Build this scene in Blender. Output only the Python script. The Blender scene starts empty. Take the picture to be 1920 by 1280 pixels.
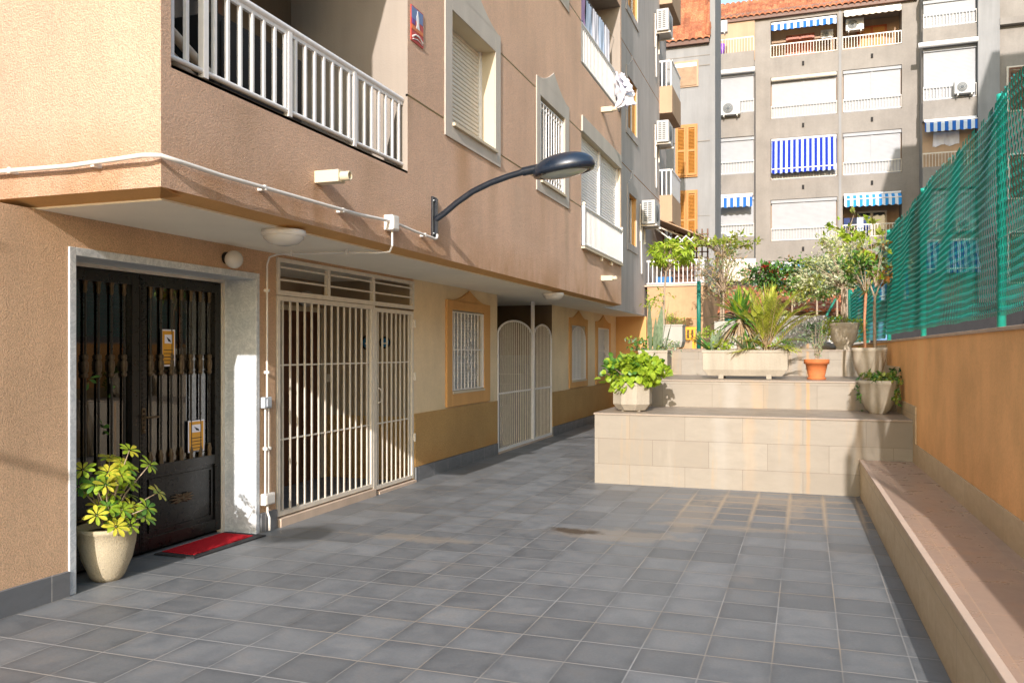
import bpy, math, random
from mathutils import Vector, Matrix
R=random.Random(7)
scene=bpy.context.scene
COL=scene.collection
rad=math.radians
# ---------------------------------------------------------------- mesh builder
class MB:
    def __init__(s): s.v=[];s.f=[];s.m=[];s.sm=[]
    def add(s,vs,fs,m=0,sm=False):
        n=len(s.v); s.v+=[tuple(p) for p in vs]
        for f in fs: s.f.append(tuple(i+n for i in f)); s.m.append(m); s.sm.append(sm)
        return s
    def box(s,x0,x1,y0,y1,z0,z1,m=0):
        if x0>x1:x0,x1=x1,x0
        if y0>y1:y0,y1=y1,y0
        if z0>z1:z0,z1=z1,z0
        return s.pbox([(x0,y0),(x1,y0),(x1,y1),(x0,y1)],z0,z1,m)
    def pbox(s,p,z0,z1,m=0):
        n=len(p)
        a=sum(p[i][0]*p[(i+1)%n][1]-p[(i+1)%n][0]*p[i][1] for i in range(n))
        if a<0:p=p[::-1]
        vs=[(x,y,z0) for x,y in p]+[(x,y,z1) for x,y in p]
        fs=[tuple(range(n))[::-1],tuple(range(n,2*n))]+[(i,(i+1)%n,n+(i+1)%n,n+i) for i in range(n)]
        return s.add(vs,fs,m)
    def prism(s,poly,ax,a0,a1,m=0):
        # poly 2d in the other two axes (order kept), extruded along ax
        n=len(poly)
        def P(u,w,a):
            return (a,u,w) if ax=='x' else ((u,a,w) if ax=='y' else (u,w,a))
        vs=[P(u,w,a0) for u,w in poly]+[P(u,w,a1) for u,w in poly]
        fs=[tuple(range(n))[::-1],tuple(range(n,2*n))]+[(i,(i+1)%n,n+(i+1)%n,n+i) for i in range(n)]
        return s.add(vs,fs,m)
    def quad(s,a,b,c,d,m=0,sm=False): return s.add([a,b,c,d],[(0,1,2,3)],m,sm)
    def tube(s,pts,r,seg=8,m=0,cap=True):
        pts=[Vector(p) for p in pts]; n=len(pts)
        rr=r if isinstance(r,(list,tuple)) else [r]*n
        vs=[];fs=[];up=None
        for i,p in enumerate(pts):
            t=(pts[min(i+1,n-1)]-pts[max(i-1,0)]).normalized()
            if up is None: up=Vector((0,0,1)) if abs(t.z)<.9 else Vector((1,0,0))
            a=t.cross(up)
            if a.length<1e-5: a=t.cross(Vector((0,1,0)))
            a.normalize(); b=t.cross(a).normalized(); up=-b if False else up
            for k in range(seg):
                q=2*math.pi*k/seg
                vs.append(p+a*(rr[i]*math.cos(q))+b*(rr[i]*math.sin(q)))
        for i in range(n-1):
            for k in range(seg):
                k2=(k+1)%seg
                fs.append((i*seg+k,i*seg+k2,(i+1)*seg+k2,(i+1)*seg+k))
        s.add(vs,fs,m,True)
        if cap: s.add(vs[:seg],[tuple(range(seg))],m); s.add(vs[-seg:],[tuple(range(seg))[::-1]],m)
        return s
    def lathe(s,prof,c,seg=32,m=0,axis='z',sm=True,noise=0,sq=None):
        vs=[];fs=[];n=len(prof)
        for i,(r,h) in enumerate(prof):
            for k in range(seg):
                q=2*math.pi*(k+.5)/seg; rr=r
                if sq: # superellipse footprint
                    cc,ss=abs(math.cos(q)),abs(math.sin(q)); rr=r/((cc**sq+ss**sq)**(1/sq))
                rr*=1+noise*R.uniform(-1,1)
                u,w=rr*math.cos(q),rr*math.sin(q)
                if axis=='z':vs.append((c[0]+u,c[1]+w,c[2]+h))
                elif axis=='x':vs.append((c[0]+h,c[1]+u,c[2]+w))
                else:vs.append((c[0]+u,c[1]-h,c[2]+w))
        for i in range(n-1):
            for k in range(seg):
                k2=(k+1)%seg
                fs.append((i*seg+k,i*seg+k2,(i+1)*seg+k2,(i+1)*seg+k))
        s.add(vs,fs,m,sm); return s
    def ball(s,c,r,seg=16,m=0,sc=(1,1,1)):
        vs=[];fs=[];nr=seg//2
        for i in range(nr+1):
            a=math.pi*i/nr
            for k in range(seg):
                q=2*math.pi*k/seg
                vs.append((c[0]+r*sc[0]*math.sin(a)*math.cos(q),c[1]+r*sc[1]*math.sin(a)*math.sin(q),c[2]+r*sc[2]*math.cos(a)))
        for i in range(nr):
            for k in range(seg):
                k2=(k+1)%seg; fs.append((i*seg+k,(i+1)*seg+k,(i+1)*seg+k2,i*seg+k2))
        return s.add(vs,fs,m,True)
    def leaf(s,b,d,nrm,L,W,droop=0.,m=0,fold=.25,prof=((0,.12),(.35,.75),(.7,1.),(1,.05))):
        b=Vector(b);d=Vector(d).normalized();side=d.cross(Vector(nrm))
        if side.length<1e-4: side=d.cross(Vector((1,.3,.2)))
        side.normalize(); up=side.cross(d).normalized()
        vs=[]
        for t,w in prof:
            c=b+d*(L*t)-up*(droop*L*t*t)
            h=up*(fold*W*w*.5)
            vs+=[c-side*(W*w*.5)+h,c,c+side*(W*w*.5)+h]
        fs=[]
        for i in range(len(prof)-1):
            a=i*3; fs+=[(a,a+1,a+4,a+3),(a+1,a+2,a+5,a+4)]
        return s.add(vs,fs,m,True)
ORG={}
def build(name,mb,mats,parent=None,bevel=0,loc=None,auto=True):
    me=bpy.data.meshes.new(name)
    o_=ORG.get(parent.name,Vector((0,0,0))) if parent else Vector(loc or (0,0,0))
    me.from_pydata([(x-o_[0],y-o_[1],z-o_[2]) for x,y,z in mb.v],[],mb.f)
    if not isinstance(mats,(list,tuple)): mats=[mats]
    for m in mats: me.materials.append(m)
    me.polygons.foreach_set('material_index',mb.m)
    me.polygons.foreach_set('use_smooth',mb.sm)
    me.update()
    o=bpy.data.objects.new(name,me); COL.objects.link(o)
    ORG[o.name]=Vector(o_)
    if parent: o.parent=parent
    else: o.location=o_
    if bevel:
        md=o.modifiers.new('Bevel','BEVEL'); md.width=bevel; md.segments=2; md.limit_method='ANGLE'
        md.angle_limit=rad(40)
    return o
def thing(name,label,cat,loc=(0,0,0),group=None):
    o=bpy.data.objects.new(name,None); COL.objects.link(o); o.location=loc
    o.empty_display_size=.1
    ORG[o.name]=Vector(loc); tag(o,label,cat,group); return o
def tag(o,label,cat,group=None):
    o['label']=label; o['category']=cat
    if group:o['group']=group
    return o
def struct(o): o['kind']='structure'; return o
def copy_thing(src,loc,label,rot=None,scale=None):
    r=src.copy(); COL.objects.link(r); r.location=loc; r['label']=label
    if rot is not None:r.rotation_euler=(0,0,rot)
    if scale is not None:r.scale=scale if isinstance(scale,(tuple,list)) else (scale,)*3
    def rec(a,b):
        for ch in list(a.children):
            c=ch.copy(); COL.objects.link(c); c.parent=b; rec(ch,c)
    rec(src,r); return r
# ---------------------------------------------------------------- materials
class NT:
    def __init__(s,name):
        s.mat=bpy.data.materials.new(name); s.mat.use_nodes=True
        s.t=s.mat.node_tree; s.t.nodes.clear()
        s.out=s.n('ShaderNodeOutputMaterial'); s.p=s.n('ShaderNodeBsdfPrincipled')
        s.l(s.p.outputs[0],s.out.inputs[0]); s.geo=s.n('ShaderNodeNewGeometry'); s.pos=s.geo.outputs['Position']
    def n(s,t,**k):
        n=s.t.nodes.new(t)
        for a,b in k.items(): setattr(n,a,b)
        return n
    def l(s,a,b): s.t.links.new(a,b)
    def set(s,i,v):
        if hasattr(v,'is_linked') or isinstance(v,bpy.types.NodeSocket): s.l(v,i)
        else: i.default_value=v
    def mapping(s,v,sc=(1,1,1),loc=(0,0,0),rot=(0,0,0)):
        m=s.n('ShaderNodeMapping'); s.l(v,m.inputs[0]); m.inputs['Scale'].default_value=sc
        m.inputs['Location'].default_value=loc; m.inputs['Rotation'].default_value=rot; return m.outputs[0]
    def noise(s,v,scale,detail=3,rough=.5,col=False,dist=0):
        n=s.n('ShaderNodeTexNoise'); s.l(v,n.inputs['Vector']); n.inputs['Scale'].default_value=scale
        n.inputs['Detail'].default_value=detail; n.inputs['Roughness'].default_value=rough
        n.inputs['Distortion'].default_value=dist
        return n.outputs['Color' if col else 'Fac']
    def ramp(s,f,stops):
        r=s.n('ShaderNodeValToRGB'); s.l(f,r.inputs[0]); e=r.color_ramp.elements
        while len(e)<len(stops): e.new(.5)
        for a,(p,c) in zip(e,stops):
            a.position=p; a.color=(c if isinstance(c,(tuple,list)) else (c,c,c))[:3]+(1,) if isinstance(c,(tuple,list)) else (c,c,c,1)
        return r.outputs[0]
    def mr(s,f,a,b,c=0,d=1):
        r=s.n('ShaderNodeMapRange'); s.set(r.inputs[0],f)
        for i,x in zip((1,2,3,4),(a,b,c,d)): r.inputs[i].default_value=x
        return r.outputs[0]
    def math(s,op,a,b=None,c=None):
        m=s.n('ShaderNodeMath',operation=op); s.set(m.inputs[0],a)
        if b is not None:s.set(m.inputs[1],b)
        if c is not None:s.set(m.inputs[2],c)
        return m.outputs[0]
    def mix(s,f,a,b,blend='MIX'):
        m=s.n('ShaderNodeMix',data_type='RGBA',blend_type=blend); s.set(m.inputs[0],f)
        for i,x in ((6,a),(7,b)):
            if isinstance(x,(tuple,list)): m.inputs[i].default_value=tuple(x[:3])+(1,)
            else: s.l(x,m.inputs[i])
        return m.outputs[2]
    def sep(s,v):
        m=s.n('ShaderNodeSeparateXYZ'); s.l(v,m.inputs[0]); return m.outputs
    def comb(s,x,y,z):
        m=s.n('ShaderNodeCombineXYZ'); s.set(m.inputs[0],x);s.set(m.inputs[1],y);s.set(m.inputs[2],z); return m.outputs[0]
    def bump(s,h,strength=.3,dist=.01,prev=None):
        b=s.n('ShaderNodeBump'); s.l(h,b.inputs['Height']); b.inputs['Strength'].default_value=strength
        b.inputs['Distance'].default_value=dist
        if prev: s.l(prev,b.inputs['Normal'])
        s.l(b.outputs[0],s.p.inputs['Normal']); return b.outputs[0]
    def col(s,c): s.set(s.p.inputs['Base Color'],c if not isinstance(c,(tuple,list)) else tuple(c[:3])+(1,))
    def rough(s,r): s.set(s.p.inputs['Roughness'],r)
def stucco(name,c,grain=70,bs=.6,bd=.006,var=.12,streak=.15,rust=None,spk=.0,drips=()):
    t=NT(name); n1=t.noise(t.pos,.9,4,.6)
    f=t.mr(n1,.3,.7,1-var,1+var*.6)
    st=t.noise(t.mapping(t.pos,(2.2,2.2,.22)),1.6,4,.65)
    f=t.math('MULTIPLY',f,t.mr(st,.35,.7,1+streak*.3,1-streak))
    g=t.noise(t.pos,grain,3,.6); 
    f=t.math('MULTIPLY',f,t.mr(g,.3,.7,1-spk,1+spk))
    v=t.n('ShaderNodeVectorMath',operation='SCALE'); v.inputs[0].default_value=c; t.l(f,v.inputs['Scale'])
    col=v.outputs[0]
    if rust:
        z=t.sep(t.pos)[2]
        for (z0,z1,amt,rc) in rust:
            m=t.math('MULTIPLY',t.mr(z,z0,z1,1,0),t.mr(t.noise(t.mapping(t.pos,(1.2,1.2,.6)),2.3,4,.6),.38,.6,.25,1))
            col=t.mix(t.math('MULTIPLY',m,amt),col,rc)
    if drips:
        _,y_,z_=t.sep(t.pos); wv=t.math('MULTIPLY',t.math('SUBTRACT',t.noise(t.mapping(t.pos,(1,1,.5)),3,3),.5),.25)
        for (y0,w_,zb,zt,a_,cc) in drips:
            dy=t.math('ABSOLUTE',t.math('SUBTRACT',t.math('ADD',y_,wv),y0))
            m=t.math('MULTIPLY',t.mr(dy,w_*.15,w_,1,0),t.math('MULTIPLY',t.mr(z_,zb,zt,0,1),t.mr(z_,zt,zt+.02,1,0)))
            col=t.mix(t.math('MULTIPLY',m,a_),col,cc)
    t.col(col); t.rough(.93)
    t.p.inputs['Specular IOR Level'].default_value=.15
    t.bump(t.noise(t.pos,grain,3,.65),bs,bd); return t.mat
def plain(name,c,rough=.5,metal=0,var=.06,scale=8,bump=0,spec=.4,coat=0):
    t=NT(name); n=t.noise(t.pos,scale,4,.6)
    v=t.n('ShaderNodeVectorMath',operation='SCALE'); v.inputs[0].default_value=c; t.l(t.mr(n,.3,.7,1-var,1+var),v.inputs['Scale'])
    t.col(v.outputs[0]); t.rough(t.mr(n,.3,.7,max(rough-.06,0),min(rough+.08,1)))
    t.p.inputs['Metallic'].default_value=metal; t.p.inputs['Specular IOR Level'].default_value=spec
    t.p.inputs['Coat Weight'].default_value=coat
    if bump: t.bump(t.noise(t.pos,120,3),bump,.003)
    return t.mat
def leafmat(name,c,c2=None,trans=.35,rough=.4,scale=25):
    t=NT(name); c2=c2 or tuple(x*.6 for x in c)
    n=t.noise(t.pos,scale,2,.5); col=t.mix(t.mr(n,.35,.65),c2,c); t.col(col); t.rough(rough)
    tr=t.n('ShaderNodeBsdfTranslucent'); t.l(col,tr.inputs[0])
    mx=t.n('ShaderNodeMixShader'); mx.inputs[0].default_value=trans
    t.l(t.p.outputs[0],mx.inputs[1]); t.l(tr.outputs[0],mx.inputs[2]); t.l(mx.outputs[0],t.out.inputs[0]); return t.mat
def stone(name,c1,c2,bw,bh,vertical=True,joint=(.5,.42,.3),jw=.004,rough=.6,offs=.5,stain=True,loc=(0,0,0),stainc=(.42,.26,.1),streaks=()):
    t=NT(name); x,y,z=t.sep(t.pos)
    vec=t.comb(t.math('ADD',x,y),z,0) if vertical else t.comb(y,x,0)
    vec=t.mapping(vec,(1,1,1),loc)
    b=t.n('ShaderNodeTexBrick',offset=offs); t.l(vec,b.inputs['Vector']); b.inputs['Scale'].default_value=1
    b.inputs['Brick Width'].default_value=bw; b.inputs['Row Height'].default_value=bh; b.inputs['Mortar Size'].default_value=jw
    b.inputs['Mortar Smooth'].default_value=.1; b.inputs['Bias'].default_value=0
    b.inputs['Color1'].default_value=c1+(1,); b.inputs['Color2'].default_value=c2+(1,); b.inputs['Mortar'].default_value=joint+(1,)
    n=t.noise(t.mapping(t.pos,(1,1,2.5) if vertical else (1,1,1)),5,6,.7,dist=.6)
    col=t.mix(t.mr(n,.35,.7,0,.45),b.outputs['Color'],tuple(q*.78 for q in c1))
    if stain:
        s=t.noise(t.mapping(t.pos,(3,3,.25) if vertical else (1,1,1)),1.5,5,.7)
        col=t.mix(t.mr(s,.58,.72,0,.35),col,stainc)
        s2=t.noise(t.mapping(t.pos,(2.1,2.1,.35),(3,1,0)),1.9,5,.6)
        col=t.mix(t.mr(s2,.6,.74,0,.35),col,tuple(min(q*1.25,.85) for q in c1))
    for (sx,w_,a_,cc) in streaks:
        dx=t.math('ABSOLUTE',t.math('SUBTRACT',t.math('ADD',x,t.math('MULTIPLY',t.math('SUBTRACT',t.noise(t.mapping(t.pos,(1,1,2)),4,3),.5),w_*1.2)),sx))
        col=t.mix(t.math('MULTIPLY',t.math('MULTIPLY',t.mr(dx,w_*.3,w_,1,0),t.mr(z,0,.84,.45,1)),a_),col,cc)
    t.col(col); t.rough(t.mr(n,.3,.7,rough-.1,rough+.15)); t.bump(t.math('SUBTRACT',1,b.outputs['Fac']),.4,.003); return t.mat
# ---------------------------------------------------------------- camera, sun, sky
TH=math.atan((1512-960)/1577)
cd=bpy.data.cameras.new('camera'); cam=bpy.data.objects.new('camera',cd); COL.objects.link(cam)
cam.location=(0,0,1.6); cam.rotation_euler=(rad(90),0,TH)
cd.sensor_width=36; cd.lens=1577/1920*36; cd.shift_y=20/1920; cd.clip_end=600; cd.clip_start=.05
scene.camera=cam
SUN=Vector((.295,-2.47,1.0)).normalized()
ld=bpy.data.lights.new('sun','SUN'); ld.energy=2.6; ld.angle=rad(.5); ld.color=(1,.93,.90)
lo=bpy.data.objects.new('sun',ld); COL.objects.link(lo); lo.rotation_euler=SUN.to_track_quat('Z','Y').to_euler(); lo.location=(3,-8,12)
w=bpy.data.worlds.new('World'); scene.world=w; w.use_nodes=True
wt=w.node_tree; bg=wt.nodes['Background']; sk=wt.nodes.new('ShaderNodeTexSky'); sk.sky_type='NISHITA'
sk.sun_disc=False; sk.sun_elevation=math.asin(SUN.z); sk.sun_rotation=math.atan2(SUN.x,SUN.y)
sk.air_density=1.6; sk.dust_density=1.5; sk.ozone_density=3
wm=wt.nodes.new('ShaderNodeMix'); wm.data_type='RGBA'; wm.blend_type='MULTIPLY'; wm.inputs[0].default_value=1; wm.inputs[7].default_value=(1,.98,.93,1)
wt.links.new(sk.outputs[0],wm.inputs[6]); wt.links.new(wm.outputs[2],bg.inputs[0]); bg.inputs[1].default_value=.15
vs=scene.view_settings; vs.view_transform='Standard'; vs.look='None'; vs.exposure=1.22; vs.gamma=1
scene.cycles.use_denoising=True
try: scene.cycles.denoiser='OPENIMAGEDENOISE'
except Exception: pass
scene.cycles.max_bounces=8; scene.cycles.transparent_max_bounces=16
# ---------------------------------------------------------------- palette
M={}
RUST=(.45,.2,.05)
M['facade']=stucco('facade_stucco',(.83,.565,.40),110,1.0,.03,.1,.07,[(2.5,3.0,.6,(.45,.22,.07))],.2,[(8.3,.35,2.55,3.82,.55,(.52,.27,.11)),(9.2,.2,2.6,3.82,.35,(.5,.3,.15)),(5.47,.10,2.5,2.86,.5,(.40,.22,.1)),(11.2,.22,2.6,3.82,.3,(.5,.3,.15)),(12.4,.15,2.6,3.82,.4,(.42,.3,.2)),(13.6,.2,2.5,3.25,.45,(.48,.28,.12)),(15.2,.5,2.5,3.25,.45,(.5,.27,.1)),(4.6,.3,2.5,3.2,.25,(.45,.3,.18)),(6.3,.3,2.5,3.2,.25,(.45,.28,.15)),(7.0,.12,3.4,3.95,.4,(.42,.3,.2)),(10.2,.4,2.5,3.7,.22,(.72,.56,.42))])
M['front']=M['facade']
M['lower']=stucco('rough_stucco',(.74,.49,.305),110,1.0,.018,.1,.1,None,.26)
M['dado']=stucco('dado_stucco',(.48,.30,.12),80,1.0,.01,.14,.03,[(.1,.45,.5,(.4,.17,.04))],.2)
M['cream']=stucco('cream_plaster',(.80,.64,.42),30,.25,.004,.16,.03,[(.8,1.3,.35,(.5,.4,.2))],.04)
M['balcony']=stucco('balcony_shade_plaster',(.36,.31,.26),60,.4,.004,.1,.12)  # pale recess walls coloured darker to stand for their shade
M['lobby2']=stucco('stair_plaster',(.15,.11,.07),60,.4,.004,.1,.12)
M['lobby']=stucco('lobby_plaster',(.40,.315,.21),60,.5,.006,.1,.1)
M['soffit']=stucco('soffit_paint',(.86,.80,.66),20,.15,.002,.06,.02)
M['ochre']=stucco('ochre_trim',(.64,.36,.14),70,.4,.004,.06,.08,None,.05)
M['trim']=stucco('grey_white_trim',(.54,.49,.42),90,.5,.004,.06,.08,None,.08)
M['reveal']=stucco('reveal_paint',(.60,.52,.38),40,.2,.002,.05,.02)
M['section']=stucco('grey_beige_stucco',(.50,.455,.42),60,.5,.006,.08,.14)
M['peach']=stucco('peach_paint',(.46,.32,.21),40,.3,.004,.08,.1)
M['orange']=stucco('orange_render',(.97,.56,.25),45,.6,.008,.22,.05,[(.4,.95,.35,(.42,.17,.05))],.05)
M['capstone']=stucco('cap_stone',(.6,.47,.36),60,.3,.003)
M['grey']=stucco('grey_render',(.29,.285,.275),20,.3,.006,.09,.12)
M['farwall']=stucco('far_render',(.285,.258,.225),12,.3,.006,.14,.07,None,.04)
M['whitewall']=stucco('white_render',(.42,.40,.35),20,.3,.005,.1,.1)
M['patio']=stucco('patio_render',(.50,.32,.18),12,.3,.005,.2,.12,None,.04)
M['white']=plain('white_enamel',(.78,.76,.73),.35,0,.05,20)
M['cream_metal']=plain('cream_enamel',(.68,.62,.52),.4,0,.08,14)
M['pvc']=plain('white_pvc',(.72,.69,.63),.45,0,.08,10)
M['plastic_grey']=plain('grey_plastic',(.42,.46,.5),.4)
M['black_iron']=plain('black_iron',(.007,.0065,.006),.3,.2,.15,30,.04,.5)
M['bronze']=plain('dull_bronze',(.11,.075,.04),.45,.6,.3,70,.4)
M['lamp_blue']=plain('dark_blue_paint',(.010,.015,.024),.3,.1,.1,12,0,.6,.4)
M['lamp_cap']=plain('blue_cap_paint',(.012,.022,.040),.33,.1,.1,12,0,.6,.4)
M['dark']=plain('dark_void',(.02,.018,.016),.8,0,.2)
M['darkwood']=plain('dark_wood',(.12,.05,.025),.5,0,.25,10)
M['wood']=plain('orange_wood',(.44,.19,.035),.5,0,.15,16)
M['redwood']=plain('red_wood',(.42,.1,.03),.45,0,.15,16)
M['ac']=plain('ac_white',(.46,.45,.42),.4,0,.06,8)
M['ac_dark']=plain('ac_grille',(.12,.13,.13),.5)
M['blind']=plain('white_blind',(.5,.5,.49),.5,0,.05,3)
M['red_mat']=plain('red_carpet',(.42,.012,.02),.95,0,.25,140,.8,.1)
M['rubber']=plain('black_rubber',(.03,.03,.032),.7,0,.2,60,.3)
M['planter']=stucco('concrete_planter',(.40,.355,.28),45,.5,.004,.14,.22,None,.06)
M['pot']=stucco('textured_pot',(.52,.445,.31),120,1.,.008,.1,.06,None,.12)
M['bowl']=stucco('stone_bowl',(.50,.44,.34),50,.5,.004,.14,.2,None,.05)
M['terracotta']=plain('terracotta',(.48,.15,.05),.7,0,.12,14,.2,.2)
M['soil']=plain('soil',(.06,.04,.025),1,0,.4,60,1.)
M['bark']=plain('bark',(.36,.28,.2),.9,0,.25,40,.8,.1)
M['redbark']=plain('reddish_stem',(.42,.2,.11),.9,0,.25,40,.8,.1)
M['teal']=plain('teal_plastic',(.008,.24,.185),.45,0,.15,10)
M['teal_post']=plain('teal_paint',(.02,.36,.28),.4,0,.25,12)
M['darkteal']=plain('dark_green_paint',(.01,.17,.12),.45)
M['wire']=plain('galvanised_wire',(.4,.42,.42),.4,.7)
M['yellow']=plain('yellow_plastic',(.8,.35,.01),.4)
M['cloth']=plain('white_cloth',(.75,.74,.8),.9,0,.06,6,.2,.1)
M['cloth_lilac']=plain('lilac_cloth',(.45,.3,.5),.9); M['cloth_blue']=plain('pale_blue_cloth',(.5,.6,.75),.9)
M['cloth_dark']=plain('dark_cloth',(.03,.035,.06),.9); M['cloth_navy']=plain('navy_cloth',(.04,.06,.16),.9)
M['g_bright']=leafmat('leaf_bright',(.44,.56,.05),(.26,.42,.03),.4)
M['g_yellow']=leafmat('leaf_yellow',(.72,.62,.06),(.50,.52,.05),.35)
M['g_mid']=leafmat('leaf_mid',(.13,.29,.045),(.07,.18,.03),.3)
M['g_dark']=leafmat('leaf_dark',(.035,.10,.025),(.02,.06,.015),.25)
M['g_grey']=leafmat('leaf_grey',(.32,.40,.25),(.2,.28,.16),.3)
M['g_pale']=leafmat('leaf_pale',(.70,.68,.45),(.46,.52,.26),.3)
M['g_olive']=leafmat('leaf_olive',(.40,.42,.08),(.22,.28,.05),.35)
M['g_palm']=leafmat('leaf_palm',(.66,.68,.12),(.46,.52,.08),.35)
M['g_dry']=leafmat('leaf_dry',(.46,.34,.2),(.3,.2,.1),.2)
M['g_red']=leafmat('leaf_red',(.5,.02,.03),(.3,.01,.02),.3)
M['g_rust']=leafmat('leaf_rust',(.45,.16,.03),(.2,.14,.03),.3)
# marble
t=NT('white_marble'); n=t.noise(t.mapping(t.pos,(1,1,1)),3.5,8,.75,dist=1.2); n2=t.noise(t.pos,9,8,.7,dist=2)
v=t.math('ABSOLUTE',t.math('SUBTRACT',n2,.5)); col=t.mix(t.mr(v,0,.06,.55,0),t.mix(t.mr(n,.35,.65),(.70,.72,.72),(.52,.56,.58)),(.33,.37,.4))
t.col(col); t.rough(.3); M['marble']=t.mat
# slats in shutters
def slats(name,c,pitch,depth=.5):
    t=NT(name); z=t.sep(t.pos)[2]; f=t.math('FRACT',t.math('DIVIDE',z,pitch)); n=t.noise(t.pos,3,3)
    t.col(t.mix(t.mr(n,.3,.7),c,tuple(x*.92 for x in c))); t.rough(.55)
    t.bump(t.math('SINE',t.math('MULTIPLY',f,math.pi)),depth,.012); return t.mat
M['shutter_far']=slats('roller_slats',(.36,.365,.37),.06)
# striped canvas (stripes belong to the cloth)
def stripe(name,a,b,pitch,axis=0,off=0):
    t=NT(name); x=t.sep(t.pos)[axis]; f=t.math('FRACT',t.math('DIVIDE',t.math('ADD',x,off),pitch))
    n=t.noise(t.pos,6,3); g=t.math('GREATER_THAN',f,.5)
    t.col(t.mix(g,a,b)); t.rough(t.mr(n,.3,.7,.75,.9)); t.p.inputs['Specular IOR Level'].default_value=.1; return t.mat
M['stripe_blue']=stripe('blue_white_canvas',(.62,.68,.75),(.03,.14,.48),.3)
M['stripe_deep']=stripe('deep_blue_canvas',(.42,.5,.68),(.015,.035,.33),.245)
M['stripe_sky']=stripe('sky_blue_canvas',(.66,.7,.74),(.04,.27,.62),.28)
M['canvas_brown']=plain('brown_canvas',(.36,.24,.15),.9,0,.15,6)
M['canvas_cream']=plain('cream_canvas',(.66,.58,.46),.9,0,.1,6)
# roof tiles
t=NT('clay_roof'); n=t.noise(t.pos,3.2,5,.7); n2=t.noise(t.pos,22,2,.5)
c=t.mix(t.mr(n,.3,.7),(.44,.14,.06),(.32,.105,.05)); c=t.mix(t.mr(n2,.5,.68,0,.6),c,(.62,.3,.14))
_x,_y,_z=t.sep(t.pos); wn=t.n('ShaderNodeTexWhiteNoise',noise_dimensions='3D'); t.l(t.comb(t.math('FLOOR',t.math('DIVIDE',_x,.26)),t.math('FLOOR',t.math('DIVIDE',_z,.27)),0),wn.inputs['Vector'])
v_=t.n('ShaderNodeVectorMath',operation='SCALE'); t.l(c,v_.inputs[0]); t.l(t.mr(wn.outputs['Value'],0,1,.6,1.3),v_.inputs['Scale']); c=v_.outputs[0]; t.col(c); t.rough(.85); t.bump(n2,.3,.01); M['clay']=t.mat
# terrace stone
M['stone_v']=stone('terrace_stone',(.295,.26,.205),(.25,.215,.165),.66,.31,True,(.17,.13,.09),.0025,.55,.42,True,(.25,.07,0),(.40,.25,.1),[(.02,.03,.55,(.45,.24,.07)),(-.10,.05,.3,(.40,.24,.1)),(-.62,.09,.3,(.4,.26,.13)),(-.95,.12,.35,(.36,.34,.30)),(-.25,.12,.2,(.34,.31,.26)),(.55,.05,.25,(.42,.26,.1))])
M['stone_h']=stone('terrace_tread',(.32,.26,.20),(.29,.235,.18),1.2,.6,False,(.40,.3,.2),.003,.4)
M['bench_v']=stone('bench_riser_stone',(.60,.47,.29),(.55,.42,.25),.6,.31,True,(.42,.32,.2),.004,.5,.5,True)
M['bench_h']=stone('bench_seat_stone',(.47,.33,.245),(.41,.295,.225),.62,.34,False,(.52,.36,.25),.004,.3,.5,True,(0,.265,0),(.55,.24,.08))
M['lip']=stucco('stone_lip',(.64,.5,.39),70,.2,.002,.1,.04)
# grey skirting tile
M['skirt']=stone('skirting_tile',(.15,.16,.17),(.19,.19,.19),.45,1.2,True,(.4,.38,.35),.004,.5,0,False)
# courtyard tiles
t=NT('slate_tiles'); x,y,z=t.sep(t.pos); P=.338
u=t.math('DIVIDE',t.math('SUBTRACT',x,.17),P); v=t.math('DIVIDE',t.math('SUBTRACT',y,4.53),P)
wob=t.math('MULTIPLY',t.math('SUBTRACT',t.noise(t.pos,5,2),.5),.006)
def edge(q): 
    f=t.math('FRACT',t.math('ADD',q,wob)); return t.math('MINIMUM',f,t.math('SUBTRACT',1,f))
eu=edge(u); ev=edge(v); e=t.math('MINIMUM',eu,ev)
jv=t.mr(ev,.011,.017,1,0); ju=t.math('MULTIPLY',t.mr(eu,.009,.015,1,0),t.mr(t.noise(t.pos,1.3,3),.35,.6,.15,.9)); j=t.math('MAXIMUM',jv,ju)
cell=t.comb(t.math('FLOOR',u),t.math('FLOOR',v),0)
wn=t.n('ShaderNodeTexWhiteNoise',noise_dimensions='3D'); t.l(cell,wn.inputs['Vector']); rv=wn.outputs['Value']
off=t.n('ShaderNodeVectorMath',operation='MULTIPLY_ADD'); t.l(wn.outputs['Color'],off.inputs[0]); off.inputs[1].default_value=(7,7,7); t.l(t.pos,off.inputs[2])
cl=t.noise(off.outputs[0],4.5,4,.6,dist=.5); fine=t.noise(t.pos,60,3,.6)
edgetone=t.mr(e,0,.17,.8,1)  # each tile toned darker towards its edges
base=t.mix(t.mr(cl,.32,.68),(.142,.151,.158),(.212,.217,.216))
base=t.mix(t.math('MULTIPLY',t.mr(cl,.55,.75),.35),base,(.17,.15,.13))
sc=t.n('ShaderNodeVectorMath',operation='SCALE'); t.l(base,sc.inputs[0]); t.l(t.math('MULTIPLY',t.math('MULTIPLY',t.mr(rv,0,1,.80,1.16),edgetone),t.mr(fine,.3,.7,.93,1.07)),sc.inputs['Scale'])
col=t.mix(j,sc.outputs[0],t.mix(t.mr(t.noise(t.pos,.8,3),.45,.6),(.32,.315,.30),(.32,.27,.21)))
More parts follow.
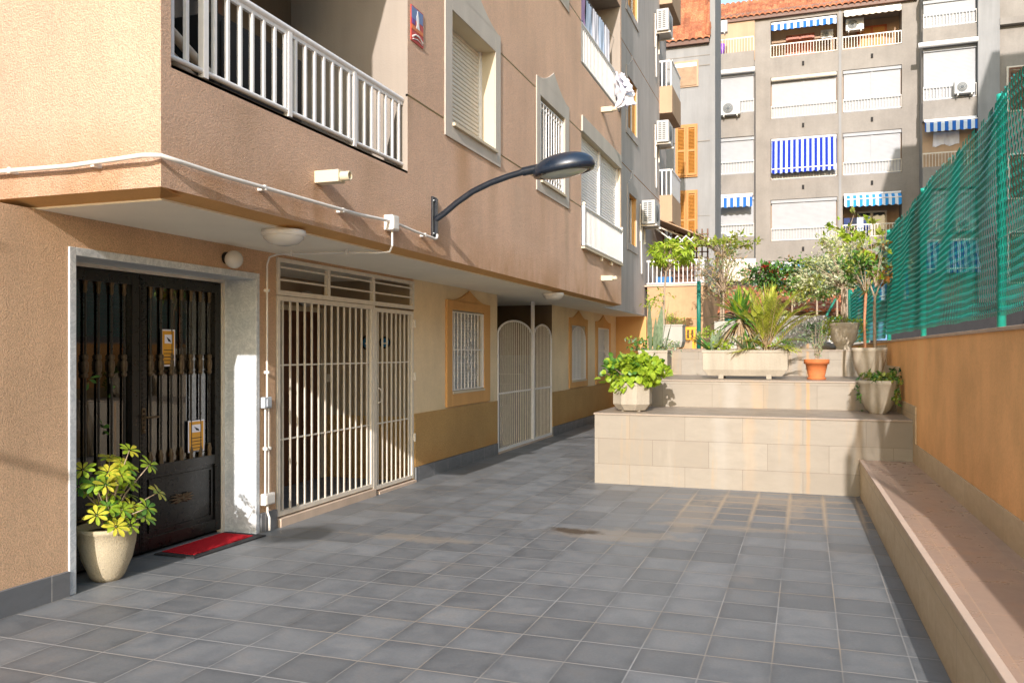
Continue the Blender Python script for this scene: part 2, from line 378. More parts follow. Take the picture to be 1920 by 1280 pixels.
# dried run-off stains and a small wet patch round the drain
def blob(cx,cy,rx,ry,nz,amt,a=1.,b=.55):
    dx=t.math('DIVIDE',t.math('SUBTRACT',x,cx),rx); dy=t.math('DIVIDE',t.math('SUBTRACT',y,cy),ry)
    d=t.math('SQRT',t.math('ADD',t.math('MULTIPLY',dx,dx),t.math('MULTIPLY',dy,dy)))
    d=t.math('ADD',d,t.math('MULTIPLY',t.math('SUBTRACT',t.noise(t.pos,nz,4,.7),.5),amt)); return t.mr(d,b,a,1,0)
tan=(.40,.31,.21)
for bb in ((-1.6,7.25,.75,.30,4,1.6,.9,.6),(-1.05,8.3,.25,1.3,3.5,1.8,.8,.5),(-.45,9.4,.9,.55,4,2.2,.75,.5),(-.1,8.9,.13,.9,5,1.6,.8,.5),(.1,9.6,.4,.3,6,2.2,.8,.5),(-3.2,6.55,.9,.2,4,2.,.7,.4),(-.75,7.9,.9,.16,3,2.,.8,.5)):
    col=t.mix(t.math('MULTIPLY',blob(*bb),.3),col,tan)
nearj=t.mr(e,.0,.1,1,0)
col=t.mix(t.math('MULTIPLY',t.math('MULTIPLY',blob(-.2,9.0,1.6,1.3,2,.8,1.,.5),nearj),.8),col,(.44,.34,.23))
wet=blob(-1.98,7.3,.30,.15,6,1.8,1.,.45); col=t.mix(wet,col,(.085,.062,.042))
col=t.mix(t.math('MULTIPLY',t.mr(t.noise(t.pos,1.1,4,.6,dist=.4),.6,.75),.3),col,(.3,.25,.2))
t.col(col); t.rough(t.math('ADD',t.mr(cl,.3,.7,.42,.6),t.math('MULTIPLY',j,.3))); t.p.inputs['Specular IOR Level'].default_value=.35
t.bump(t.math('ADD',t.mr(e,.0,.03,0,1),t.math('MULTIPLY',t.noise(t.pos,18,3),.25)),.25,.004); M['tiles']=t.mat
t=NT('wide_ground'); t.col(t.mix(t.mr(t.noise(t.pos,.3,5),.3,.7),(.1,.1,.1),(.16,.15,.14))); t.rough(.9); M['ground']=t.mat
# glass of the entrance door
t=NT('door_glass'); t.col((.02,.02,.02)); t.rough(.02)
gl=t.n('ShaderNodeBsdfGlossy'); gl.inputs['Roughness'].default_value=.01; gl.inputs[0].default_value=(.9,.9,.9,1)
tr=t.n('ShaderNodeBsdfTransparent'); tr.inputs[0].default_value=(.75,.75,.72,1)
mx=t.n('ShaderNodeMixShader'); fr=t.n('ShaderNodeFresnel'); fr.inputs[0].default_value=1.7
t.l(t.math('MULTIPLY',fr.outputs[0],1.6),mx.inputs[0]); t.l(tr.outputs[0],mx.inputs[1]); t.l(gl.outputs[0],mx.inputs[2]); t.l(mx.outputs[0],t.out.inputs[0]); M['glass']=t.mat
t=NT('dark_window'); t.col((.02,.025,.03)); t.rough(.08); t.p.inputs['Specular IOR Level'].default_value=.8; M['win']=t.mat
t=NT('lamp_glass'); t.col((.45,.52,.48)); t.rough(.12); t.p.inputs['Coat Weight'].default_value=.6; M['lens']=t.mat
t=NT('opal_glass'); t.col((.62,.60,.55)); t.rough(.25); M['opal']=t.mat
# ---------------------------------------------------------------- setting
b=MB(); b.quad((-250,-250,-.02),(250,-250,-.02),(250,250,-.02),(-250,250,-.02)); struct(build('ground',b,M['ground']))
b=MB(); b.quad((-6.6,-6,0),(1.4,-6,0),(1.4,24,0),(-6.6,24,0)); struct(build('courtyard_paving',b,M['tiles']))
# raised garden floor behind the terrace
t=NT('garden_soil'); n=t.noise(t.pos,3,5,.7); t.col(t.mix(t.mr(n,.35,.65),(.30,.25,.19),(.16,.12,.08))); t.rough(1); t.bump(n,.6,.05)
b=MB(); b.pbox([(-2.44,14.62),(1.0,14.62),(1.0,42),(-3.78,42),(-3.78,21.1)],.2,1.66); struct(build('raised_garden',b,t.mat))

def holed(b,axis,p,u0,u1,z0,z1,holes,depth,m=0,mr=0,sign=-1):
    """wall face on plane axis=p with real openings and reveals going depth in direction sign"""
    us=sorted({u0,u1,*[h[0] for h in holes],*[h[1] for h in holes]}); zs=sorted({z0,z1,*[h[2] for h in holes],*[h[3] for h in holes]})
    def P(u,z,q): return (q,u,z) if axis=='x' else (u,q,z)
    for i in range(len(us)-1):
        for k in range(len(zs)-1):
            cu,cz=(us[i]+us[i+1])/2,(zs[k]+zs[k+1])/2
            if cu<u0 or cu>u1 or cz<z0 or cz>z1: continue
            if any(h[0]<cu<h[1] and h[2]<cz<h[3] for h in holes): continue
            b.quad(P(us[i],zs[k],p),P(us[i+1],zs[k],p),P(us[i+1],zs[k+1],p),P(us[i],zs[k+1],p),m)
    for h in holes:
        d=h[4] if len(h)>4 else depth
        if d<=0: continue
        q=p+sign*d; mh=h[5] if len(h)>5 else mr
        a=(h[0],h[2]);c=(h[1],h[2]);e=(h[1],h[3]);f=(h[0],h[3])
        for s_,t_ in ((a,c),(c,e),(e,f),(f,a)):
            b.quad(P(*s_,p),P(*s_,q),P(*t_,q),P(*t_,p),mh)

def ogee(y0,y1,z1,zp,n=8,flat=.12):
    """top outline from (y0,z1) to (y1,z1) rising in two concave sweeps to a peak zp"""
    c=(y0+y1)/2; w=(y1-y0)/2*(1-flat); pts=[(y0,z1)]
    for i in range(n+1):
        q=i/n; pts.append((c-w*(1-q),z1+(zp-z1)*q**1.7))
    for i in range(1,n+1):
        q=1-i/n; pts.append((c+w*(1-q),z1+(zp-z1)*q**1.7))
    pts.append((y1,z1)); return pts
def surround(b,x,y0,y1,z0,z1,zp,iy0,iy1,iz0,iz1,th=.03,m=0,flat=.12,sillslope=0):
    b.box(x,x+th,y0,iy0,z0,z1,m); b.box(x,x+th,iy1,y1,z0,z1,m); b.box(x,x+th,iy0,iy1,z0,iz0,m)
    b.box(x,x+th,iy0,iy1,iz1,z1,m)
    top=ogee(y0,y1,z1,zp,8,flat); b.prism(top,'x',x,x+th,m)
def grille(b,x,y0,y1,z0,z1,n,r=.007,m=0,rails=(),fr=.016):
    for k in range(n):
        y=y0+(y1-y0)*(k+.5)/n; b.tube([(x,y,z0),(x,y,z1)],r,6,m)
    for z in (z0,z1,*rails): b.box(x-.006,x+.006,y0,y1,z-.008,z+.008,m)
    b.box(x-fr/2,x+fr/2,y0-fr,y0,z0-.01,z1+.01,m); b.box(x-fr/2,x+fr/2,y1,y1+fr,z0-.01,z1+.01,m)
def shutter(b,axis,p,u0,u1,z0,z1,pitch=.045,d=.009,m=0):
    n=int((z1-z0)/pitch)
    def P(u,z,q): return (p+q,u,z) if axis=='x' else (u,p-q,z)
    for k in range(n):
        za=z0+k*pitch
        prof=[(za,0),(za+.006,0),(za+.012,d),(za+pitch*.55,d*1.25),(za+pitch-.004,d),(za+pitch,0)]
        for (z_a,qa),(z_b,qb) in zip(prof,prof[1:]):
            b.quad(P(u0,z_a,qa),P(u1,z_a,qa),P(u1,z_b,qb),P(u0,z_b,qb),m)
# ================================================================ NEAR APARTMENT BUILDING (left)
F=-3.46; G=-4.58
bld=thing('apartment_building','tan stuccoed apartment block on the left with an overhanging upper storey and sheltered entrances','building',(-4.6,3.85,0))
grv=[(6.98,7.81,3.95,3.972,.02),(9.44,10.87,3.95,3.972,.02),(12.52,13.3,3.95,3.972,.02),(9.44,10.87,5.17,5.192,.02),(12.52,13.3,5.17,5.192,.02),
     (6.98,7.81,6.975,6.995,.02),(12.52,13.3,6.975,6.995,.02)]
holes=[(3.93,6.98,3.26,5.6,1.25,2),(7.99,9.27,3.96,5.13,.2),(11.04,12.28,3.96,5.13,.16),(13.3,16.34,3.33,5.2,.22),(13.3,16.34,6.3,8.4,1.2,2),
       (11.04,12.28,6.98,8.14,.16)]+grv
b=MB(); holed(b,'x',F,3.85,16.44,2.54,17,holes,.2,0,1)
# cheek wall and front face towards the camera
b.quad((-9,3.85,2.54),(F,3.85,2.54),(F,3.85,17),(-9,3.85,17),0)
b.quad((F,16.44,2.54),(-3.85,16.44,2.54),(-3.85,16.44,17),(F,16.44,17),0)
b.quad((-9,3.85,17),(F,3.85,17),(F,16.44,17),(-9,16.44,17),0)
for g in grv: b.quad((F-.02,g[0],g[2]),(F-.02,g[1],g[2]),(F-.02,g[1],g[3]),(F-.02,g[0],g[3]),1)
wall=build('upper_wall',b,[M['facade'],M['reveal'],M['balcony']],bld)
b=MB()
b.quad((-9,3.85,2.54),(F,3.85,2.54),(F,4.02,2.512),(-9,4.02,2.512),0); b.quad((F,3.85,2.54),(F,16.44,2.54),(F-.16,16.44,2.512),(F-.16,4.02,2.512),0)
b.quad((F,3.85,2.54),(F-.16,4.02,2.512),(F,4.02,2.512),(F,3.86,2.54),0)
build('fascia_underside',b,M['ochre'],bld)
b=MB(); b.quad((-9,4.02,2.50),(F-.15,4.02,2.50),(F-.15,16.44,2.50),(-9,16.44,2.50)); b.quad((F-.15,4.02,2.5),(F-.15,16.44,2.5),(F-.15,16.44,2.512),(F-.15,4.02,2.512)); b.quad((-9,4.02,2.5),(F-.15,4.02,2.5),(F-.15,4.02,2.512),(-9,4.02,2.512))
b.quad((-6.3,16.44,2.50),(-3.84,16.44,2.50),(-3.84,21.1,2.50),(-6.3,21.1,2.50))
build('soffit',b,M['soffit'],bld)
# ground floor wall
b=MB()
hs=[(4.31,6.24,-.01,2.24,0),(6.55,9.405,-.01,2.47,.0)]
holed(b,'x',G,-6,9.405,0,2.5,hs,.36,0,0)
b.quad((G,-6,2.5),(G,2.2,2.5),(G,2.2,6),(G,-6,6)); b.quad((G,2.2,2.5),(-9,2.2,2.5),(-9,2.2,6),(G,2.2,6)); b.quad((G,2.2,2.5),(G,3.86,2.5),(-9,3.86,2.5),(-9,2.2,2.5))
b.quad((G,-6,0),(-9,-6,0),(-9,-6,6),(G,-6,6))
b.quad((G,-6,6),(G,2.2,6),(-9,2.2,6),(-9,-6,6))
build('entrance_wall',b,M['lower'],bld)
for a,c,hs in ((9.405,12.38,[(10.55,11.75,1.05,2.18,.12)]),(15.39,21.1,[(16.74,17.93,1.0,2.16,.12),(19.05,20.2,1.0,2.16,.12)])):
    b=MB(); holed(b,'x',G,a,c,0,2.5,hs,.12,0,1); build('cream_wall',b,[M['cream'],M['reveal']],bld)
for a,c in ((9.42,12.365),(15.405,21.09)):
    b=MB(); b.box(G-.05,G+.014,a,c,.18,.838); build('dado',b,M['dado'],bld)
for a,c,h in ((-5.9,4.245,.165),(6.30,6.53,.17),(9.43,12.36,.175),(15.41,21.09,.175)):
    b=MB(); b.box(G-.05,G+.026,a,c,.001,h); build('skirting',b,M['skirt'],bld)
b=MB(); b.quad((-4.58,21.1,0),(-3.8,21.1,0),(-3.8,21.1,2.5),(-4.58,21.1,2.5)); build('end_wall',b,M['ochre'],bld)
# marble door surround
b=MB()
b.box(-4.94,G+.012,4.255,4.31,0,2.295); b.box(-4.94,G+.012,6.24,6.29,0,2.295); b.box(-4.94,G+.012,4.31,6.24,2.24,2.295)
build('marble_surround',b,M['marble'],bld,bevel=.004)
b=MB(); 
for y in (4.31,6.21): b.box(-4.965,-4.90,y,y+.03,0,2.24)
b.box(-4.965,-4.90,4.34,6.21,2.215,2.24); build('door_casing',b,M['cream_metal'],bld)
# vestibule behind the glass
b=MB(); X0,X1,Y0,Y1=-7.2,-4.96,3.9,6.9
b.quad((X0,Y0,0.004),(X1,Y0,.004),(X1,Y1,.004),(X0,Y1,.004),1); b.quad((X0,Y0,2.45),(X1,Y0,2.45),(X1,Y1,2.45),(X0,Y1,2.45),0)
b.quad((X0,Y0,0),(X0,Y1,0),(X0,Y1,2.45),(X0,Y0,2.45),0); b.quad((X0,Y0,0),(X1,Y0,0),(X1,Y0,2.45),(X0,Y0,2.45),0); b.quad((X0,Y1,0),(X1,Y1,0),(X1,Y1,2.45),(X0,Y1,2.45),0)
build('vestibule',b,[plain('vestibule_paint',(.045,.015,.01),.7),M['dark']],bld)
# ---- entrance door: two iron leaves
def door_leaf(y0,y1,nb,handle):
    D=-4.94; z0,z1=.03,2.21; s=.075
    b=MB(); b.box(D-.025,D+.025,y0,y0+s,z0,z1); b.box(D-.025,D+.025,y1-s,y1,z0,z1)
    for a,c in ((z0,.13),(.62,.70),(z1-.09,z1)): b.box(D-.024,D+.024,y0+s,y1-s,a,c)
    # hammered edge profile
    for k in range(60): 
        zz=z0+.03+k*(z1-z0-.05)/60; b.box(D+.025,D+.032,y0+.02,y0+.05,zz,zz+.022)
    lf=build('door_leaf',b,M['black_iron'],bld,bevel=.004)
    b=MB(); b.box(D-.012,D+.006,y0+s,y1-s,.13,.62); b.box(D+.006,D+.018,y0+s+.03,y1-s-.03,.16,.175); b.box(D+.006,D+.018,y0+s+.03,y1-s-.03,.575,.59)
    b.box(D+.006,D+.018,y0+s+.03,y0+s+.045,.175,.575); b.box(D+.006,D+.018,y1-s-.045,y1-s-.03,.175,.575); build('kick_panel',b,M['black_iron'],lf)
    b=MB(); cy=(y0+y1)/2
    for k in range(16):
        q=2*math.pi*k/16; L=(.105*abs(math.cos(q))**1.5+.045)
        b.tube([(D+.012,cy+.02*math.cos(q),.385+.012*math.sin(q)),(D+.02,cy+L*.6*math.cos(q),.385+L*.4*math.sin(q)),(D+.012,cy+L*math.cos(q),.385+L*.5*math.sin(q))],[.004,.011,.003],6)
    b.ball((D+.015,cy,.385),.022,10,0,(.5,1.3,.8)); build('rosette',b,M['bronze'],lf)
    b=MB(); b.box(D-.012,D-.008,y0+s,y1-s,.70,z1-.09); build('glass_pane',b,M['glass'],lf)
    for k in range(nb):
        y=y0+s+(y1-y0-2*s)*(k+.5)/nb; x=D+.008; b=MB()
        b.lathe([(.009,.70),(.009,2.12)],(x,y,0),10)
        bb=MB()
        for zc in (1.50,):
            bb.lathe([(.010,zc-.09),(.021,zc-.08),(.021,zc-.06),(.013,zc-.055),(.022,zc-.04),(.024,zc),(.022,zc+.03),(.013,zc+.04),(.021,zc+.05),(.021,zc+.075),(.01,zc+.085)],(x,y,0),10)
        bb.lathe([(.02,.70),(.016,.73),(.022,.76),(.014,.79),(.009,.81)],(x,y,0),10); bb.lathe([(.009,2.03),(.016,2.05),(.014,2.08),(.02,2.12)],(x,y,0),10)
        n0=len(b.v); b.add(bb.v,bb.f,1,True)
        build('baluster',b,[M['black_iron'],M['bronze']],lf)
    if handle:
        b=MB(); b.box(D+.025,D+.032,y0+.02,y0+.055,.96,1.16); b.tube([(D+.03,y0+.035,1.09),(D+.075,y0+.035,1.09),(D+.085,y0+.06,1.09),(D+.08,y0+.15,1.088)],.009,8); b.ball((D+.035,y0+.035,.985),.014,8); build('handle',b,M['bronze'],lf)
door_leaf(4.345,5.235,6,False); door_leaf(5.24,6.205,7,True)
# ---- balcony recess (near)
b=MB(); x0=F-1.25
b.quad((x0,3.93,3.26),(x0,6.98,3.26),(x0,6.98,5.75),(x0,3.93,5.75),0)
b.box(F-1.25,F,3.93,6.98,3.24,3.262,0)
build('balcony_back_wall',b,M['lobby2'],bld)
b=MB(); b.box(x0,x0+.05,4.35,5.9,3.27,5.3,0); b.box(x0+.05,x0+.07,4.43,5.1,3.35,5.22,1); b.box(x0+.05,x0+.07,5.16,5.82,3.35,5.22,1); build('balcony_door',b,[M['darkwood'],M['win']],bld)
def railing(parent,x,y0,y1,z0,z1,n,posts=(),name='balcony_railing',mat='white',rb=.013,single=True,ext=.04):
    b=MB(); b.tube([(x,y0,z1),(x,y1,z1)],.027,12); b.tube([(x,y0,z0),(x,y1,z0)],.019,8); b.box(x-.012,x+.012,y0,y1,z1-.05,z1-.02)
    rl=build(name,b,M[mat],parent)
    for p in posts:
        b=MB(); b.box(x-.022,x+.022,p-.022,p+.022,z0-ext,z1-.02); build('post',b,M[mat],rl)
    bb=MB()
    for k in range(n):
        y=y0+(y1-y0)*(k+.5)/n
        if any(abs(y-p)<.03 for p in posts): continue
        b=MB() if single else bb
        b.box(x-rb,x+rb,y-rb,y+rb,z0,z1-.03)
        if single: build('baluster',b,M[mat],rl,bevel=.003)
    if not single: build('baluster_row',bb,M[mat],rl)
    return rl
railing(bld,F-.06,3.935,6.975,3.33,3.92,24,(4.28,5.18,6.1),rb=.0135)
# ---- upper windows with plaster surrounds
def up_window(y0,y1,iy0,iy1,dz,kind):
    b=MB(); surround(b,F,y0,y1,3.80+dz,5.36+dz,5.64+dz,iy0,iy1,3.96+dz,5.13+dz,.014,0,.06)
    wn=build('window',b,M['trim'],bld,bevel=.004)
    b=MB(); b.prism([(F-.2,3.995+dz),(F+.05,3.955+dz),(F+.05,3.93+dz),(F-.2,3.93+dz)],'y',iy0-.03,iy1+.03) if False else None
    b.add([(F-.2,iy0,3.99+dz),(F+.045,iy0,3.965+dz),(F+.045,iy1,3.965+dz),(F-.2,iy1,3.99+dz),(F-.2,iy0,3.93+dz),(F+.045,iy0,3.935+dz),(F+.045,iy1,3.935+dz),(F-.2,iy1,3.93+dz)],
          [(0,1,2,3),(4,7,6,5),(1,5,6,2),(0,4,5,1),(3,2,6,7),(0,3,7,4)]); build('sill',b,M['reveal'],wn)
    if kind=='shutter':
        b=MB(); shutter(b,'x',F-.195,iy0+.04,iy1-.04,3.99+dz,5.13+dz,.047,.012); build('roller_shutter',b,M['cream_metal'],wn)
        for a in (iy0,iy1-.045):
            b=MB(); b.box(F-.2,F-.16,a,a+.045,3.99+dz,5.13+dz); build('shutter_guide',b,M['white'],wn)
    else:
        b=MB(); b.box(F-.16,F-.15,iy0,iy1,3.96+dz,5.13+dz,1); b.box(F-.15,F-.12,iy0,iy0+.05,3.97+dz,5.13+dz); b.box(F-.15,F-.12,iy1-.05,iy1,3.97+dz,5.13+dz)
        b.box(F-.15,F-.12,(iy0+iy1)/2-.03,(iy0+iy1)/2+.03,3.97+dz,5.13+dz); b.box(F-.15,F-.12,iy0+.05,iy1-.05,5.07+dz,5.13+dz); build('sash',b,[M['white'],M['win']],wn)
        b=MB(); grille(b,F-.02,iy0+.04,iy1-.04,4.02+dz,5.07+dz,9,.011,0,(4.1+dz,4.99+dz),.03); build('window_bars',b,M['white'],wn)
    return wn
up_window(7.81,9.44,7.99,9.27,0,'shutter')
up_window(10.87,12.52,11.04,12.28,0,'bars')
up_window(10.87,12.52,11.04,12.28,3.02,'bars')
# ---- shuttered balcony
b=MB(); b.box(F,F+.025,13.3,16.36,5.2,5.46); sb=build('shuttered_balcony',b,M['trim'],bld,bevel=.004)
b=MB(); shutter(b,'x',F-.10,13.36,14.80,3.4,5.2,.05,.012); shutter(b,'x',F-.10,14.86,16.30,3.4,5.2,.05,.012); build('roller_shutter',b,M['white'],sb)
for y in (13.3,14.80,16.29):
    b=MB(); b.box(F-.11,F-.05,y,y+.055,3.34,5.2); build('shutter_guide',b,M['white'],sb)
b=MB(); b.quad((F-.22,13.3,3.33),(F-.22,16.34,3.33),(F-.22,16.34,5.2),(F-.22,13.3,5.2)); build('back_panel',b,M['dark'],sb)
r_=railing(bld,F+.035,13.31,16.33,3.36,3.97,34,(13.33,16.31),rb=.012,ext=.02)
b=MB()
for y in (13.34,16.3): b.ball((F+.035,y,4.02),.035,10)
build('post_cap',b,M['cream_metal'],r_)
b=MB()
b.box(F,F+.06,13.3,16.36,3.29,3.325)
for y in (14.6,15.4): b.box(F+.005,F+.05,y,y+.05,3.22,3.29)
build('balcony_ledge',b,M['reveal'],bld)
# ---- laundry balcony above
b=MB(); b.quad((F-1.2,13.3,6.3),(F-1.2,16.34,6.3),(F-1.2,16.34,8.4),(F-1.2,13.3,8.4),0); b.box(F-1.2,F-.02,13.31,16.33,6.26,6.302,1); build('balcony_back_wall',b,[M['dark'],M['whitewall']],bld)  # back wall near-black to stand for the shade in the recess
railing(bld,F-.03,13.31,16.33,6.38,6.99,30,(13.33,16.31),rb=.012)
# ---- window surrounds of the ground floor
def low_window(y0,y1,iy0,iy1,arch):
    z0,z1,zp=.86,2.31,2.475
    b=MB(); surround(b,G,y0,y1,z0,z1,zp,iy0,iy1,1.05 if not arch else 1.0,2.18 if not arch else 2.16,.03,0,.22)
    wn=build('window',b,M['ochre'],bld,bevel=.004)
    za,zb=(1.05,2.18) if not arch else (1.0,2.16)
    b=MB(); shutter(b,'x',G-.10,iy0,iy1,za+.02,zb,.045,.010); build('roller_shutter',b,M['blind'],wn)
    b=MB(); b.box(G-.10,G+.042,iy0,iy1,za-.02,za+.012); build('sill',b,M['reveal'],wn)
    b=MB(); n=9; r=.008; x=G+.012
    if arch:
        c=(iy0+iy1)/2; w=(iy1-iy0)/2-.03
        prev=[]
        for k in range(25):
            q=math.pi*k/24; prev.append((x,c-w*math.cos(q),zb-.30+.28*math.sin(q)))
        b.tube(prev,.010,6)
        for k in range(10):
            y=iy0+.03+(2*w)*(k+.5)/10; h=math.sqrt(max(0,1-((y-c)/w)**2)); b.tube([(x,y,za+.03),(x,y,zb-.30+.28*h)],r,6)
        b.box(x-.006,x+.006,iy0+.02,iy1-.02,za+.02,za+.036)
        for y in (iy0+.02,iy1-.04): b.box(x-.01,x+.01,y,y+.018,za+.02,zb-.28)
    else:
        grille(b,x,iy0+.03,iy1-.03,za+.03,zb-.03,9,r,0,((za+zb)/2+.02,),.02)
        c=(iy0+iy1)/2; zc=(za+zb)/2
        for sgn in (-1,1):
            for s2 in (-1,1):
                pts=[(x+.015,c+sgn*.02,zc+s2*.03),(x+.015,c+sgn*.10,zc+s2*.08),(x+.015,c+sgn*.06,zc+s2*.15),(x+.015,c+sgn*.01,zc+s2*.22),(x+.015,c+sgn*.05,zc+s2*.30)]
                b.tube(pts,.006,5)
    build('window_bars',b,M['white'],wn)
low_window(10.37,12.0,10.55,11.75,False); low_window(16.58,18.08,16.74,17.93,True); low_window(18.87,20.37,19.05,20.2,False)
# ---- first security gate and the lobby behind it
b=MB(); B0=-5.87
b.quad((B0,6.55,0),(B0,9.4,0),(B0,9.4,2.5),(B0,6.55,2.5),0)
b.quad((B0,9.4,.8),(G,9.4,.8),(G,9.4,2.5),(B0,9.4,2.5),0); b.quad((B0,9.4,0),(G,9.4,0),(G,9.4,.8),(B0,9.4,.8),1)
b.quad((B0,6.55,0),(G,6.55,0),(G,6.55,2.5),(B0,6.55,2.5),0); b.quad((B0,6.55,.006),(G,6.55,.006),(G,9.4,.006),(B0,9.4,.006),2)
lobby=build('lobby',b,[M['lobby'],M['dado'],M['skirt']],bld)
b=MB(); b.box(B0,B0+.03,8.35,9.30,.01,2.1,0)
for y in (8.42,8.88): b.box(B0+.03,B0+.045,y,y+.36,.2,.95,0); b.box(B0+.03,B0+.045,y,y+.36,1.1,1.95,0)
b.box(B0,B0+.05,8.28,8.35,0,2.16,1); b.box(B0,B0+.05,9.30,9.36,0,2.16,1); b.box(B0,B0+.05,8.35,9.30,2.1,2.16,1)
build('lobby_door',b,[M['darkwood'],M['reveal']],lobby)
b=MB(); b.box(-5.80,-5.72,9.385,9.4,1.22,1.32); build('switch_plate',b,M['cream_metal'],lobby)
b=MB(); b.box(G-.06,G+.05,6.56,8.36,.0,.075,0); b.box(G-.06,G+.05,8.44,9.39,0,.03,0); build('gate_curb',b,M['capstone'],bld)
def gate(y0,y1,z0,z1,nb,rails,transom=None,hinges=False):
    x=G-.01; s=.022
    b=MB(); b.box(x-s,x+s,y0,y0+2*s,z0,z1); b.box(x-s,x+s,y1-2*s,y1,z0,z1); b.box(x-s,x+s,y0+2*s,y1-2*s,z0,z0+2*s); b.box(x-s,x+s,y0+2*s,y1-2*s,z1-2*s,z1)
    g=build('security_gate',b,M['cream_metal'],bld,bevel=.003)
    for k in range(nb):
        y=y0+2*s+(y1-y0-4*s)*(k+.5)/nb; b=MB(); b.box(x-.008,x+.008,y-.008,y+.008,z0+2*s,z1-2*s); build('gate_bar',b,M['cream_metal'],g)
    for z in rails:
        b=MB(); b.box(x-.016,x+.004,y0+2*s,y1-2*s,z-.007,z+.007); build('cross_rail',b,M['cream_metal'],g)
    return g
g1=gate(6.56,8.36,.09,2.12,14,(1.48,.79)); g2=gate(8.40,9.385,.05,2.10,8,(1.48,.79))
b=MB(); x=G-.01
b.box(x-.025,x+.025,6.555,9.40,2.43,2.468); b.box(x-.025,x+.025,6.555,9.40,2.125,2.17)
for y in (6.555,7.42,8.36,9.36): b.box(x-.024,x+.024,y,y+.04,2.17,2.43)
for z in (2.385,2.27): b.box(x-.008,x+.008,6.6,9.36,z-.009,z+.009)
b.box(x-.024,x+.024,8.362,8.398,.03,2.125); build('gate_transom',b,M['cream_metal'],bld)
b=MB()
for z in (.5,1.25,1.9): b.lathe([(.016,0),(.016,.1)],(G+.02,9.39,z),8)
b.tube([(G+.02,8.45,1.2),(G+.06,8.45,1.18),(G+.065,8.45,1.05),(G+.02,8.45,1.02)],.007,6); build('gate_handle',b,M['cream_metal'],g2)
# ---- second arched gate
b=MB(); B1=-6.2
b.quad((B1,12.38,0),(B1,15.39,0),(B1,15.39,2.5),(B1,12.38,2.5),0); b.quad((B1,15.39,0),(G,15.39,0),(G,15.39,2.5),(B1,15.39,2.5),0); b.quad((B1,12.38,0),(G,12.38,0),(G,12.38,2.5),(B1,12.38,2.5),0)
b.quad((B1,12.38,.006),(G,12.38,.006),(G,15.39,.006),(B1,15.39,.006),1)
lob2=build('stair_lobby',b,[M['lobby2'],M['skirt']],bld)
b=MB()
for k in range(9): b.box(-5.9,-4.9,15.3-.0-.30*(k)-.3,15.36-.30*k,.01,.01+.17*(8-k)+.17)
build('stairs',b,M['skirt'],lob2)
def arch_gate(y0,y1,zs,zt,nb):
    x=G-.01; s=.018; c=(y0+y1)/2; w=(y1-y0)/2-s
    b=MB(); b.box(x-s,x+s,y0,y0+2*s,.03,zs); b.box(x-s,x+s,y1-2*s,y1,.03,zs); b.box(x-s,x+s,y0+2*s,y1-2*s,.03,.07); b.box(x-.012,x+.012,y0+2*s,y1-2*s,.93,.955)
    b.tube([(x,c-w*math.cos(math.pi*k/24),zs+(zt-zs)*math.sin(math.pi*k/24)) for k in range(25)],.018,6)
    g=build('arched_gate',b,M['white'],bld)
    for k in range(nb):
        y=y0+2*s+(y1-y0-4*s)*(k+.5)/nb; h=math.sqrt(max(0,1-((y-c)/w)**2)); b=MB(); b.tube([(x,y,.07),(x,y,zs+(zt-zs)*h)],.0085,6); build('gate_bar',b,M['cream_metal'],g)
arch_gate(12.40,14.20,1.86,2.12,18); arch_gate(14.26,15.37,1.86,2.10,12)
b=MB(); b.box(G-.035,G+.015,14.2,14.26,.0,2.5); build('gate_post',b,M['white'],bld)
b=MB(); b.box(G-.05,G+.03,12.4,15.37,.001,.028); build('gate_curb',b,M['capstone'],bld)
# ---- rain spouts
def spout(parent,x,y,z,L=.27):
    b=MB(); b.box(x-.05,x+L*.75,y-.05,y+.05,z-.045,z+.045); b.lathe([(.036,0),(.036,L*.3),(.026,L*.3),(.026,0)],(x+L*.75-.01,y,z),12,0,'x'); build('rain_spout',b,M['reveal'],parent,bevel=.004)
spout(bld,F,5.48,2.905); spout(bld,F,14.75,2.92); spout(bld,F,14.75,5.93); spout(bld,G,1.2,3.28,.3)
